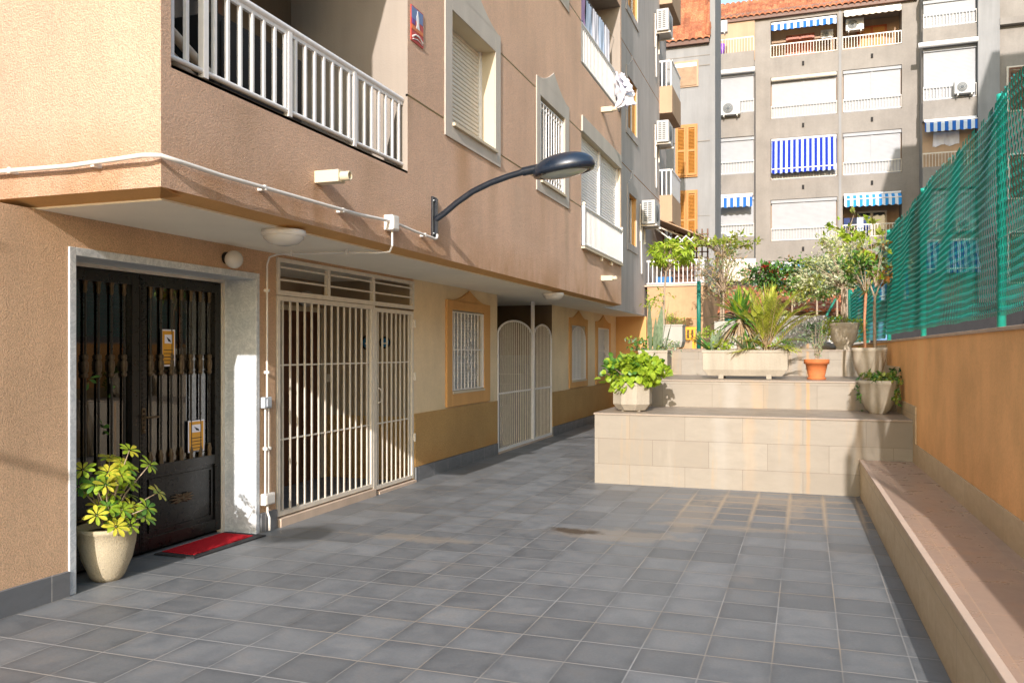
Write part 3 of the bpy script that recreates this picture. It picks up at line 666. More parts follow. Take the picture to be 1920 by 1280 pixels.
# ================================================================ things fixed to the near building
# street lamp
def lamp(Y0,X0,label):
    t=thing('wall_lamp',label,'street lamp',(X0,Y0,2.9),'curved-arm street lamps')
    b=MB(); b.box(X0+.0,X0+.02,Y0-.05,Y0+.05,2.72,3.12); b.box(X0+.02,X0+.05,Y0-.012,Y0+.012,2.74,3.10); build('bracket',b,M['lamp_blue'],t,bevel=.003)
    b=MB()
    for z in (2.76,3.08):
        for y in (-.035,.035): b.lathe([(.009,.02),(.009,.03),(0.001,.032)],(X0,Y0+y,z),8,0,'x')
    build('bolt_row',b,M['wire'],t)
    P=[(.03,2.90),(.12,2.955),(.25,3.05),(.42,3.15),(.6,3.22),(.78,3.27),(.92,3.30),(1.0,3.315)]
    b=MB(); b.tube([(X0+a,Y0,z) for a,z in P],.030,14); build('arm',b,M['lamp_blue'],t)
    b=MB(); b.tube([(X0+.93,Y0,3.303),(X0+1.08,Y0,3.325)],.042,16); build('sleeve',b,M['lamp_blue'],t)
    cx,cz=X0+1.33,3.315; hd=MB(); n=28; rings=[(0,.128),(.3,.124),(.55,.11),(.78,.082),(.93,.045),(1,.0),(1.0,-.03),(.96,-.045),(.80,-.05)]
    vs=[];fs=[]
    for r,h in rings:
        for k in range(n):
            q=2*math.pi*k/n; vs.append((cx+.295*r*math.cos(q),Y0+.20*r*math.sin(q),cz+h+.035*r*math.cos(q)*1.0))
    for i in range(len(rings)-1):
        for k in range(n):
            k2=(k+1)%n; fs.append((i*n+k,i*n+k2,(i+1)*n+k2,(i+1)*n+k))
    hd.add(vs,fs,0,True); h=build('lamp_head',hd,M['lamp_cap'],t)
    b=MB(); vs=[];fs=[]
    rr=[(.97,-.02),(.97,-.052),(.78,-.06),(.78,-.04)]
    for r,hh in rr:
        for k in range(n):
            q=2*math.pi*k/n; vs.append((cx+.295*r*math.cos(q),Y0+.20*r*math.sin(q),cz+hh+.035*r*math.cos(q)))
    for i in range(3):
        for k in range(n):
            k2=(k+1)%n; fs.append((i*n+k,i*n+k2,(i+1)*n+k2,(i+1)*n+k))
    b.add(vs,fs,0,True); build('rim',b,M['lamp_blue'],h)
    b=MB(); vs=[];fs=[]
    rr=[(.79,-.05),(.6,-.075),(.35,-.088),(0.01,-.092)]
    for r,hh in rr:
        for k in range(n):
            q=2*math.pi*k/n; vs.append((cx+.295*r*math.cos(q),Y0+.20*r*math.sin(q),cz+hh+.035*r*math.cos(q)))
    for i in range(3):
        for k in range(n):
            k2=(k+1)%n; fs.append((i*n+k,i*n+k2,(i+1)*n+k2,(i+1)*n+k))
    b.add(vs,fs,0,True); build('lens',b,M['lens'],h)
    return t
lamp(7.54,F,'dark blue street lamp on a curved arm bracketed to the overhanging tan wall')
lamp(-1.85,G,'dark blue street lamp behind the viewer that casts the oval shadow on the paving')
# conduit
def pipe(name,pts,r,label,cat,clips=(),mat='pvc',group=None):
    t=thing(name,label,cat,pts[0],group); b=MB(); b.tube(pts,r,10); build('pipe',b,M[mat],t)
    for (x,y,z),(dx,dy,dz) in clips:
        c=MB(); c.box(x-.012-dx*.02,x+.012+dx*.02,y-.01-dy*.02,y+.01+dy*.02,z-r*1.3-dz*.02,z+r*1.3+dz*.02); build('pipe_clip',c,M[mat],t)
    return t
pf=F+.05
pipe('cable_conduit',[(-6.5,3.80,2.76),(-5.5,3.80,2.72),(-4.8,3.80,2.70),(-4.1,3.795,2.69),(-3.75,3.79,2.70),(-3.52,3.775,2.705),(-3.43,3.81,2.705),(pf-.01,3.95,2.70),(pf,4.3,2.69),(pf,5.2,2.70),(pf,6.0,2.71),(pf,6.52,2.735)],.0135,
     'white cable conduit running along the face of the overhang and round its corner','conduit',
     [((-4.55,3.82,2.70),(0,1,0)),((-3.9,3.82,2.69),(0,1,0)),((pf-.02,4.75,2.695),(1,0,0)),((pf-.02,5.75,2.705),(1,0,0))])
pipe('cable_conduit',[(pf,6.64,2.735),(pf,7.0,2.715),(pf,7.48,2.70),(pf,7.52,2.715),(pf,7.53,2.75)],.012,'short white conduit between the square junction box and the street lamp bracket','conduit',[((pf-.02,7.25,2.71),(1,0,0))])
pipe('cable_conduit',[(pf,6.58,2.66),(pf,6.58,2.53),(pf-.02,6.57,2.475),(pf-.10,6.55,2.465),(F-.4,6.50,2.475),(F-.8,6.44,2.475),(G+.12,6.41,2.475),(G+.045,6.385,2.45),(G+.028,6.375,2.38),(G+.028,6.375,1.2)],.0095,
     'thin grey conduit bending under the soffit and down the wall beside the barred gate','conduit',[((F-.35,6.49,2.485),(0,0,1)),((G+.25,6.425,2.485),(0,0,1)),((G+.02,6.375,2.15),(1,0,0)),((G+.02,6.375,1.42),(1,0,0))],'pvc')
for yy,lb in ((6.355,'left-hand thin conduit between the grey switch box and the low white junction box'),(6.40,'right-hand thin conduit between the grey switch box and the low white junction box')):
    pipe('cable_conduit',[(G+.024,yy,1.10),(G+.024,yy,.34)],.010,lb,'conduit',[((G+.018,yy,.74),(1,0,0))])
pipe('cable_conduit',[(G+.03,6.38,.24),(G+.03,6.38,.17),(G+.05,6.38,.12),(G+.05,6.38,.01)],.011,'last short piece of conduit from the low junction box into the paving','conduit')
b=MB(); b.box(F,F+.085,6.52,6.64,2.66,2.79); b.box(F+.085,F+.092,6.53,6.63,2.67,2.78); tag(build('junction_box',b,M['pvc'],None,.004,(F,6.58,2.66)),'square cream junction box on the overhang above the barred gate, beside the lamp bracket','junction box','cable junction boxes')
b=MB(); b.box(G,G+.06,6.31,6.45,.24,.34); b.box(G+.06,G+.067,6.32,6.44,.25,.33); tag(build('junction_box',b,M['pvc'],None,.004,(G,6.38,.24)),'white junction box just above the grey skirting between the door and the barred gate','junction box','cable junction boxes')
t=thing('switch_box','grey weatherproof switch box on the strip of wall between the door and the barred gate','switch box',(G,6.36,1.1))
b=MB(); b.box(G,G+.05,6.31,6.42,1.10,1.20); build('housing',b,M['plastic_grey'],t,.008); b=MB(); b.box(G+.05,G+.062,6.335,6.40,1.115,1.185); build('cover',b,M['plastic_grey'],t,.004)
# lights
t=thing('ceiling_light','round opal ceiling light under the soffit near the entrance door','ceiling light',(-3.64,5.33,2.5),'round ceiling lights under the soffit')
b=MB(); b.lathe([(.0,0),(.16,0),(.165,-.03),(.15,-.045)],(-3.66,5.33,2.5),28); build('base',b,M['pvc'],t); b=MB(); b.lathe([(.15,-.035),(.145,-.06),(.11,-.095),(.05,-.11),(0,-.112)],(-3.66,5.33,2.5),28); build('diffuser',b,M['opal'],t)
copy_thing(t,(-3.62,12.29,2.5),'round ceiling light under the soffit above the arched gate')
t=thing('wall_light','small opal globe light on the ochre wall above the right side of the entrance door','wall light',(G,5.84,2.38))
b=MB(); b.lathe([(.05,0),(.05,.03),(.035,.05)],(G,5.84,2.385),16,0,'x'); build('base',b,M['black_iron'],t); b=MB(); b.ball((G+.085,5.84,2.37),.075,20); build('globe',b,M['opal'],t)
t=thing('wall_light','glass globe light above the brown door inside the barred lobby','wall light',(B0,8.85,2.22))
b=MB(); b.lathe([(.07,0),(.07,.03),(.05,.05)],(B0,8.85,2.25),16,0,'x'); build('base',b,M['black_iron'],t); b=MB(); b.ball((B0+.12,8.85,2.25),.1,20); build('globe',b,M['opal'],t)
# plates on lobby wall
for X_,r_,c_,lb in ((-5.21,.095,'darkteal','larger of two round decorated plates on the lobby wall behind the bars'),(-4.97,.075,'lamp_cap','smaller round blue plate on the lobby wall behind the bars')):
    t=thing('wall_plate',lb,'plate',(X_,9.4,1.72),'decorative wall plates')
    b=MB(); b.lathe([(0,.0),(r_,.0),(r_,.018),(r_*.8,.008),(0,.006)],(X_,9.40,1.72),24,0,'y'); build('rim',b,M['dark'],t)
    b=MB(); b.lathe([(0,.016),(r_*.6,.016),(r_*.72,.010)],(X_,9.40,1.72),24,0,'y'); b.box(X_-r_*.35,X_+r_*.35,9.378,9.384,1.70,1.72,1); build('glaze',b,[plain('blue_glaze',(.04,.2,.4),.2),M['pvc']],t)
# sign plaque
t=thing('alarm_sign','small red and blue security sign between the near balcony and the shuttered window','sign',(F,7.17,4.65))
b=MB(); b.box(F,F+.008,7.04,7.30,4.49,4.82,0); build('plate',b,plain('sign_red',(.5,.05,.03),.4),t)
b=MB(); b.box(F+.008,F+.010,7.05,7.29,4.70,4.81); build('blue_field',b,plain('sign_blue',(.14,.2,.38),.4),t)
b=MB(); b.prism([(7.17,4.80),(7.195,4.74),(7.2,4.67),(7.215,4.63),(7.14,4.63),(7.155,4.67),(7.15,4.74)],'x',F+.010,F+.013); b.tube([(F+.012,7.06,4.53),(F+.012,7.12,4.56),(F+.012,7.2,4.565),(F+.012,7.28,4.535)],.009,5); b.tube([(F+.012,7.07,4.51),(F+.012,7.17,4.53),(F+.012,7.27,4.515)],.005,5); build('emblem',b,M['white'],t)
b=MB(); b.box(F+.008,F+.011,7.05,7.29,4.60,4.64); b.box(F+.0085,F+.0115,7.055,7.12,4.65,4.70,1); build('lettering_band',b,[plain('sign_orange',(.65,.18,.04),.4),plain('sign_purple',(.15,.04,.25),.4)],t)
# notices on the door glass
def notice(y,z,w,h,label,torn=False):
    D=-4.925; t=thing('notice',label,'notice',(D,y,z),'yellow notices behind the door bars')
    b=MB(); b.box(D-.004,D-.002,y-w/2,y+w/2,z-h/2,z+h/2,0); build('paper',b,M['cloth'],t)
    b=MB(); b.box(D-.002,D,y-w/2+.012,y+w/2-.012,z-h/2+.012,z+h/2-.012,0); build('yellow_field',b,plain('notice_yellow',(.62,.30,.02),.6),t)
    b=MB(); b.box(D,D+.001,y-w*.28,y+w*.24,z+h*.12,z+h*.36); build('picture',b,M['cloth'],t)
    b=MB(); b.prism([(y-w*.15,z+h*.30),(y+w*.12,z+h*.22),(y+w*.18,z+h*.15),(y-w*.02,z+h*.18)],'x',D+.001,D+.002)
    for k in range(5): b.box(D,D+.001,y-w*.33,y+w*.33,z-h*.05-k*.028,z-h*.05-k*.028-.006)
    build('print',b,M['dark'],t)
notice(5.565,1.635,.155,.30,'yellow camera notice with a white border high on the door glass')
notice(5.90,.885,.20,.27,'yellow leaflet with a small dark picture at the foot of the door glass')
# doormat
t=thing('doormat','red carpet doormat with a black rubber edge in front of the entrance door','doormat',(-4.62,5.75,0))
b=MB(); mp=[(-4.86,5.33),(-4.47,5.33),(-4.44,6.2),(-4.86,6.2)]; b.pbox(mp,.002,.012); build('rubber_border',b,M['rubber'],t)
b=MB(); b.pbox([(-4.84,5.40),(-4.53,5.40),(-4.52,6.13),(-4.84,6.13)],.012,.018); build('carpet',b,M['red_mat'],t)
# clotheslines in the near balcony
for k,(z,lb) in enumerate(((5.0,'lowest'),(5.18,'middle'),(5.3,'highest'))):
    t=thing('clothesline','%s of the three clotheslines strung across the balcony above the railing'%lb,'clothesline',(F-.35-.22*k,3.95,z),'clotheslines in the near balcony')
    b=MB(); b.tube([(F-.35-.22*k,3.95,z+.0),(F-.35-.22*k,5.5,z-.03),(F-.35-.22*k,6.96,z-.02)],.004,5); build('line',b,M['capstone'],t); b=MB(); b.ball((F-.35-.22*k,6.96,z-.02),.018,8); build('hook',b,M['bronze'],t)
# stored things in the near balcony
t=thing('folded_lounger','folded striped cloth lounger leaning inside the near balcony','lounger',(F-.6,4.3,3.27))
b=MB()
for k in range(3): b.tube([(F-.45-k*.07,4.0,4.2-.1*k),(F-.45-k*.07,4.3,3.75-.1*k),(F-.4-k*.07,4.75,3.5-.08*k)],.035,8)
build('cushion',b,M['canvas_cream'],t); b=MB(); b.tube([(F-.35,3.98,3.5),(F-.33,4.3,3.32),(F-.35,4.8,3.30)],.02,6); build('frame',b,M['black_iron'],t)
b=MB()
for k in range(12): b.box(F-.86,F-.83,3.97,4.55,3.75+k*.07,3.79+k*.07)
b.box(F-.90,F-.86,3.96,4.56,3.7,4.62); tag(build('louvred_panel',b,M['redwood'],None,0,(F-.88,4.2,3.7)),'brown louvred panel leaning at the left end of the near balcony','panel')
b=MB(); b.ball((F-.75,5.9,5.08),.22,14,0,(1,1.3,1.2)); b.ball((F-.7,6.15,4.95),.15,12,0,(1,1.2,1.5)); tag(build('dark_bag',b,M['cloth_dark'],None,0,(F-.75,5.9,4.9)),'black bag hanging from the ceiling of the near balcony','bag')
b=MB(); b.box(F-.95,F-.55,5.0,6.1,3.27,4.05); b.box(F-.55,F-.53,5.05,6.05,3.32,4.0); tag(build('storage_cabinet',b,M['dark'],None,.01,(F-.75,5.5,3.27)),'dark storage cabinet standing behind the near balcony railing','cabinet')
# laundry on the far balcony
def cloth(name,x,y,z,w,h,mat,label,grp,ph=0,amp=.02):
    b=MB(); nx,nz=10,10; vs=[]
    for side in (0,1):
        for i in range(nx+1):
            for k in range(nz+1):
                u=i/nx; v=k/nz; hh=h*(1+.08*math.sin(6*u+ph))
                vs.append((x+side*.006+amp*v*math.sin(9*u+3*v+ph)+.01*math.sin(20*u+ph),y+w*(u-.5)*(1-.12*v*math.sin(2+ph)),z-hh*v))
    fs=[];N=(nx+1)*(nz+1)
    for i in range(nx):
        for k in range(nz):
            a=i*(nz+1)+k; fs.append((a,a+1,a+nz+2,a+nz+1)); fs.append((a+N,a+nz+1+N,a+nz+2+N,a+1+N))
    b.add(vs,fs,0,True); return tag(build(name,b,M[mat],None,0,(x,y,z)),label,'laundry',grp)
GL='clothes hung to dry on the balcony'
cloth('hanging_cloth',F-.12,13.8,7.62,.35,.45,'cloth_lilac','lilac garment, leftmost on the laundry line of the high balcony',GL,1)
cloth('hanging_cloth',F-.12,14.25,7.66,.42,.62,'cloth_blue','pale blue shirt hanging second on the high balcony line',GL,2)
cloth('hanging_cloth',F-.12,14.75,7.70,.46,.75,'cloth','white shirt hanging at the middle of the high balcony line',GL,3)
cloth('hanging_cloth',F-.12,15.25,7.74,.42,.85,'cloth_blue','pale blue towel hanging right of the white shirt on the high balcony',GL,4)
cloth('hanging_cloth',F-.12,15.7,7.76,.36,.95,'cloth','white sheet hanging last on the high balcony line, near the pillar',GL,5)
b=MB(); b.tube([(F-.12,13.35,7.66),(F-.12,16.3,7.78)],.005,5); tag(build('clothesline',b,M['wire'],None,0,(F-.12,13.35,7.66)),'laundry line of the high balcony holding the row of clothes','clothesline')
for k in range(2):
    b=MB(); b.tube([(F-.45,13.4,7.05-.35*k),(F-.4,14.1,7.0-.35*k),(F-.4,15.0,6.85-.3*k)],.03,8); tag(build('hose',b,M['plastic_grey'],None,0,(F-.4,13.4,6.7)),('upper' if k==0 else 'lower')+' grey tube lying behind the high balcony railing','tube','grey tubes behind the high balcony railing')
b=MB(); N=22
for (oy,ox,w_,h_,ph) in ((16.0,.0,.42,.50,0.3),(16.12,.07,.34,.40,2.1),(15.95,.12,.26,.46,4.0)):
    vs=[]
    for s_ in (0,1):
        for i in range(N+1):
            for k in range(N+1):
                u=i/N; v=k/N; am=.03+.09*v
                x_=F+.01+ox+s_*.005+am*(math.sin(11*u+ph+3*v)+.5*math.sin(23*u-5*v+ph)+.35*math.sin(17*v+ph*2))*.8+.10*v
                y_=oy+w_*(u-.5)*(1+.35*math.sin(4*v+ph))+.10*v; z_=6.93-h_*v*(1+.25*math.sin(7*u+ph))+.02*math.sin(19*u+9*v)
                vs.append((x_,y_,z_))
    M_=(N+1)**2; fs=[]
    for i in range(N):
        for k in range(N):
            a=i*(N+1)+k; fs+=[(a,a+1,a+N+2,a+N+1),(a+M_,a+N+1+M_,a+N+2+M_,a+1+M_)]
    b.add(vs,fs,0,True)
tag(build('hanging_cloth',b,M['cloth'],None,0,(F,16.1,6.4)),'crumpled white cloth bundled over the outer end of the high balcony railing','laundry',GL)
# ================================================================ TERRACE, BENCH, BOUNDARY WALL
def wx(y,off=0): return 1.108+off-.0194*(y-10.1)
T1=10.07;T2=11.5;T3=13.95
t=thing('stone_terrace','cream stone terrace of three tall steps carrying the potted plants','terrace',(-.9,T1,0))
def tier(y0,y1,z0,z1):
    xl=-2.45; b=MB(); b.pbox([(xl,y0),(wx(y0)-.005,y0),(wx(y1)-.005,y1),(xl,y1)],z0,z1-.022); r=build('riser',b,M['stone_v'],t)
    b=MB(); b.pbox([(xl-.012,y0-.014),(wx(y0)-.005,y0-.014),(wx(y1)-.005,y1),(xl-.012,y1)],z1-.022,z1); build('tread',b,M['stone_h'],t,.004)
tier(T1,T2+.03,0,.86); tier(T2,T3+.03,.84,1.228); tier(T3,14.62,1.20,1.635)
t=thing('stone_bench','long low cream stone bench running along the foot of the orange wall','bench',(.85,6,0))
def bx(y,o=0): return .56+.019*(10.1-y)+o
b=MB(); b.pbox([(bx(-3),-3),(wx(-3)-.01,-3),(wx(10.06)-.01,10.06),(bx(10.06),10.06)],0,.385); build('riser',b,M['bench_v'],t)
b=MB(); b.pbox([(bx(-3,.035),-3),(wx(-3)-.01,-3),(wx(10.06)-.01,10.06),(bx(10.06,.035),10.06)],.385,.408); build('seat_slab',b,M['bench_h'],t)
b=MB(); b.pbox([(bx(-3,-.008),-3),(bx(-3,.034),-3),(bx(10.06,.034),10.06),(bx(10.06,-.008),10.06)],.385,.412); build('edge_strip',b,M['lip'],t,.004)
t=thing('boundary_wall','long orange rendered boundary wall with a pale cap on the right','wall',(1.3,6,0))
b=MB(); b.pbox([(wx(-4),-4),(wx(-4,.2),-4),(wx(20.6,.2),20.6),(wx(20.6),20.6)],0,1.735); build('rendered_wall',b,M['orange'],t)
b=MB(); b.pbox([(wx(-4,-.015),-4),(wx(-4,.22),-4),(wx(20.6,.22),20.6),(wx(20.6,-.015),20.6)],1.735,1.762); build('cap',b,M['capstone'],t,.005)
b=MB()
def sk(y0,y1,z0,z1): b.pbox([(wx(y0,-.016),y0),(wx(y0,.0),y0),(wx(y1,.0),y1),(wx(y1,-.016),y1)],z0,z1)
sk(-3,9.9,.40,.615); sk(9.9,11.3,.40,1.02); sk(11.3,12.7,.86,1.42); sk(12.7,14.6,1.22,1.70); build('skirting',b,M['bench_v'],t,.003)
# chain link fence on the wall
fn=thing('chain_link_fence','tall teal chain-link fence standing on the orange wall','fence',(wx(10,.1),10,1.76))
PY=[3.0,6.38,9.78,12.96,16.4,20.35]
for y in PY:
    b=MB(); zt=3.28 if y<14 else 3.22 if y<18 else 2.9; r=.028
    b.lathe([(0,0),(r,0),(r,zt-1.76),(r*1.12,zt-1.76),(r*1.12,zt-1.72),(0,zt-1.72)],(wx(y,.05),y,1.76),14); build('fence_post',b,M['teal_post'],fn)
def zigmesh(b,P,u0,u1,z0,zt,p=.058,r=.0019,m=0,ragged=.0,twist=.0):
    # woven wires: vertical zigzag strands as thin square-section ribbons
    n=int((u1-u0)/p); 
    for k in range(n):
        uc=u0+(k+.5)*p; z1=zt(uc) if callable(zt) else zt; z1+=R.uniform(-ragged,ragged); nz=int((z1-z0)/(p*.5)); off=p*.52
        pts=[]
        for j in range(nz+1):
            s_=1 if j%2==0 else -1
            pts.append((uc+s_*off,z0+j*p*.5+.0035*math.sin(uc*7+j*.5),.004*s_+.02*math.sin(uc*3.1+j*.11)*math.sin(uc*1.3)))
        vs=[]
        for i,(u,z,q) in enumerate(pts):
            a,d=P(u-r,z,q),P(u+r,z,q); e,f=P(u,z+r,q+r*1.3),P(u,z-r,q-r*1.3); vs+=[a,e,d,f]
        fs=[]
        for i in range(len(pts)-1):
            for c in range(4): fs.append((i*4+c,i*4+(c+1)%4,(i+1)*4+(c+1)%4,(i+1)*4+c))
        b.add(vs,fs,m)
def PW(u,z,q): return (wx(u,.015+q),u,z)
b=MB(); zigmesh(b,PW,3.0,12.9,1.84,lambda u:3.27-.012*math.sin(u*2),.058,.003,0,.03); build('wire_mesh',b,M['teal'],fn)
b=MB(); zigmesh(b,PW,12.96,20.3,1.80,lambda u:3.2-(u-12.96)*.045,.072,.003,0,.01); build('wire_mesh',b,M['teal'],fn)
b=MB()
for z0,z1 in ((3.22,3.22),(2.35,2.55),(1.87,1.87)):
    b.tube([(wx(3,.03),3.0,z0),(wx(6.38,.03),6.38,z0),(wx(9.78,.03),9.78,z0),(wx(12.96,.03),12.96,z0)],.0025,5)
b.tube([(wx(3,.03),3.0,3.2),(wx(12.9,.03),12.9,2.2)],.003,5); build('tension_wire',b,M['wire'],fn)
# back fence of the garden
bf=thing('garden_fence','low green-railed wire fence across the back of the plant terrace','fence',(-.7,20.4,1.66))
for x,zt in ((-2.42,3.28),(.93,3.0)):
    b=MB(); b.lathe([(0,0),(.05,0),(.05,zt-1.66),(0,zt-1.65)],(x,20.4,1.66),12); build('fence_post',b,M['darkteal'],bf)
b=MB(); b.tube([(-1.9,20.4,2.36),(.93,20.4,2.36)],.035,8); build('top_rail',b,M['darkteal'],bf)
b=MB(); b.tube([(.43,20.36,2.42),(.62,20.36,2.8)],.03,8); build('brace',b,M['darkteal'],bf)
b=MB(); zigmesh(b,lambda u,z,q:(u,20.4+q,z),-1.9,.9,1.7,2.34,.12,.004); build('wire_mesh',b,M['wire'],bf)
# ================================================================ POTS AND PLANTS
def octpot(c,r,h,cut=.2,mat='planter'):
    b=MB(); k=cut; z=c[2]; vs=[]
    prof=[(.55,.03),(.72,.04),(1.0,.26),(1.0,.9),(1.02,.92),(1.02,1.0),(.88,1.0),(.86,.86),(.0,.86)]
    vs=[];fs=[];n=8
    for f,hh in prof:
        for i in range(8):
            q=math.pi/4*i+math.pi/8; vs.append((c[0]+r*1.06*f*math.cos(q),c[1]+r*1.06*f*math.sin(q),z+h*hh))
    for j in range(len(prof)-1):
        for i in range(8): fs.append((j*8+i,j*8+(i+1)%8,(j+1)*8+(i+1)%8,(j+1)*8+i))
    b.add(vs,fs); b.box(c[0]-r*.5,c[0]+r*.5,c[1]-r*.5,c[1]+r*.5,z,z+h*.045); return b
def bowlpot(c,r,h,fl=1.,lip=True):
    prof=[(0,0),(.42,0),(.44,.05),(.60,.12),(.80,.36),(.93,.65),(.97,.88),(1.0,.9),(1.0,1.0),(.9,1.0),(.87,.86),(0,.85)]
    b=MB(); b.lathe([(r*a,h*q) for a,q in prof],c,36); return b
def boxplanter(c,w,d,h,legs=True):
    b=MB(); x,y,z=c; e=.03
    def ring(w_,d_,z_): return [(x-w_/2,y-d_/2,z_),(x+w_/2,y-d_/2,z_),(x+w_/2,y+d_/2,z_),(x-w_/2,y+d_/2,z_)]
    L=[ring(w*.86,d*.8,z+.04),ring(w*.99,d*.97,z+.04+.22*h),ring(w*.99,d*.97,z+h-.035),ring(w*1.015,d*1.02,z+h-.033),ring(w*1.015,d*1.02,z+h),ring(w*.93,d*.86,z+h),ring(w*.93,d*.86,z+h-.04)]
    vs=[p for r in L for p in r]; fs=[(0,3,2,1)]+[(j*4+i,j*4+(i+1)%4,(j+1)*4+(i+1)%4,(j+1)*4+i) for j in range(6) for i in range(4)]+[(24,25,26,27)]
    b.add(vs,fs)
    if legs:
        for sx in (-.28,.28): b.box(x+sx*w-.035,x+sx*w+.035,y-d*.42,y+d*.42,z,z+.09)
    return b
def rdir(up=.3):
    v=Vector((R.gauss(0,1),R.gauss(0,1),R.gauss(up,1))); return v.normalized() if v.length>.01 else Vector((0,0,1))
def clump(b,c,rad_,n,L,W,ms,clumps=14,spread=.35,up=.3,droop=.3,fill=.55,prof=((0,.15),(.4,1.),(1,.05))):
    c=Vector(c); cs=[]
    for _ in range(clumps):
        while 1:
            v=Vector((R.uniform(-1,1),R.uniform(-1,1),R.uniform(-1,1)))
            if fill*.5<v.length<1: break
        cs.append((Vector((c.x+v.x*rad_[0],c.y+v.y*rad_[1],c.z+v.z*rad_[2])),v,R.choice(ms)))
    for i in range(n):
        p,v,mm=R.choice(cs); g=Vector((R.gauss(0,spread)*rad_[0],R.gauss(0,spread)*rad_[1],R.gauss(0,spread)*rad_[2]))
        d=(rdir(up)+v*.6).normalized(); m=mm if R.random()<.7 else R.choice(ms)
        s_=R.uniform(.65,1.25); b.leaf(p+g,d,rdir(1.2),L*s_,W*s_,droop,m,.3,prof)
    return cs
def branches(b,base,cs,r=.012,m=0,mid=.45,every=1):
    base=Vector(base)
    for i,(p,v,_) in enumerate(cs):
        if i%every: continue
        q=base.lerp(p,mid)+Vector((0,0,.08*(p-base).length)); b.tube([base,q,p],[r,r*.6,r*.3],6,m)
def blade(b,base,d,L,W,droop,m=0,seg=5,fold=.3):
    base=Vector(base); d=Vector(d).normalized(); side=d.cross(Vector((0,0,1)))
    if side.length<.05: side=Vector((math.cos(L*50),math.sin(L*50),0))
    side.normalize(); vs=[]; 
    for i in range(seg+1):
        q=i/seg; p=base+d*(L*q)-Vector((0,0,1))*(droop*L*q*q); w=W*(.6+.8*q if q<.35 else 1.0-(max(0,q-.35)/.65)**1.6)*.5+.0006
        n=Vector((0,0,1)); vs+=[p-side*w+n*(fold*w),p,p+side*w+n*(fold*w)]
    fs=[]
    for i in range(seg):
        a=i*3; fs+=[(a,a+1,a+4,a+3),(a+1,a+2,a+5,a+4)]
    b.add(vs,fs,m,True)
def frond(b,base,d,L,n,lw,ll,droop,ms,rm=0,vee=.5):
    base=Vector(base); d=Vector(d).normalized(); pts=[base+d*(L*i/8)-Vector((0,0,1))*(droop*L*(i/8)**2) for i in range(9)]
    b.tube(pts,[.008*(1-.8*i/8) for i in range(9)],5,rm)
    side=d.cross(Vector((0,0,1))).normalized()
    for k in range(n):
        q=.22+.78*k/n; p=base+d*(L*q)-Vector((0,0,1))*(droop*L*q*q); tt=(d-Vector((0,0,1))*(2*droop*q)).normalized()
        for s_ in (-1,1):
            dd=(tt*.75+side*s_*(.85-.3*q)+Vector((0,0,vee*.5+R.uniform(-.1,.1)))).normalized()
            l=ll*(1-.55*abs(q-.45)*1.3)*R.uniform(.85,1.1); blade(b,p,dd,l,lw,.25,R.choice(ms),3,.2)
def potted(name,label,cat,loc,grp=None): return thing(name,label,cat,loc,grp)
# --- potted umbrella plant at the door
c=(-4.66,4.66,0)
t=potted('potted_shrub','yellow-and-green umbrella shrub in a rough cream pot beside the entrance door','potted plant',c)
b=MB(); b.lathe([(0,0),(.09,0),(.115,.03),(.165,.15),(.188,.26),(.196,.34),(.205,.345),(.208,.375),(.19,.378),(.175,.33),(0,.32)],c,40); build('pot',b,M['pot'],t)
b=MB(); b.lathe([(.178,.33),(0,.34)],c,20); build('soil',b,M['soil'],t)
def whorl(b,p,ax,n,L,W,ms):
    ax=Vector(ax).normalized(); a=ax.cross(Vector((.3,.5,.1))).normalized(); e=ax.cross(a); ph=R.uniform(0,6)
    for k in range(n):
        q=2*math.pi*k/n+ph; d=(a*math.cos(q)+e*math.sin(q)+ax*R.uniform(.05,.35)).normalized(); s_=R.uniform(.8,1.15)
        b.leaf(Vector(p)+d*.012,d,ax,L*s_,W*s_,.25,R.choice(ms),.2,((0,.1),(.25,.55),(.6,1.),(.85,.85),(1,.15)))
st=MB(); lf=MB()
stems=[]
for k in range(38):
    a=R.uniform(0,6.28); h=R.uniform(.03,.56); rr=R.uniform(.03,.29)*(1-.25*abs(h-.3)/.3)
    x=c[0]+.10+rr*math.cos(a)*.8; y=c[1]+.01+rr*math.sin(a)*1.2; z=.36+h
    if x<-4.88: x=-4.88+R.uniform(0,.05)
    if x<G+.06 and y<4.40: y=4.40+R.uniform(0,.08)
    stems.append((x,y,z)); st.tube([(c[0],c[1],.33),(c[0]+(x-c[0])*.45,c[1]+(y-c[1])*.4,.36+h*.55),(x,y,z)],[.009,.006,.003],6)
    ax=Vector((x-c[0]+.12,y-c[1]-.06,.35)).normalized(); ye=R.random()<.5
    whorl(lf,(x,y,z),ax,R.choice((7,8,9)),.072,.030,[1,1,1,0] if ye else [0,0,2,0])
build('stem',st,M['bark'],t); build('foliage',lf,[M['g_bright'],M['g_yellow'],M['g_mid']],t)
# tall dark houseplant added behind the door glass to stand for reflected foliage
c=(-5.35,4.95,0)
t=potted('reflection_plant','dark green leafy houseplant added behind the left door leaf as its reflected foliage','potted plant',c)
b=MB(); b.lathe([(0,0),(.12,0),(.16,.28),(.17,.3),(0,.29)],c,24); build('pot',b,M['bowl'],t)
b=MB(); l=MB(); b.tube([c,(c[0]+.02,c[1],.9),(c[0]+.1,c[1]+.02,1.8)],[.02,.015,.008],8)
for z,rx,n in ((1.78,.24,26),(1.35,.14,16),(1.15,.2,18)):
    for _ in range(n): whorl(l,(c[0]+.2+R.gauss(0,rx*.5),c[1]+R.gauss(0,rx*.8),z+R.gauss(0,.06)),rdir(.5),7,.08,.03,[0])
build('stem',b,M['bark'],t); build('foliage',l,[M['g_mid']],t)
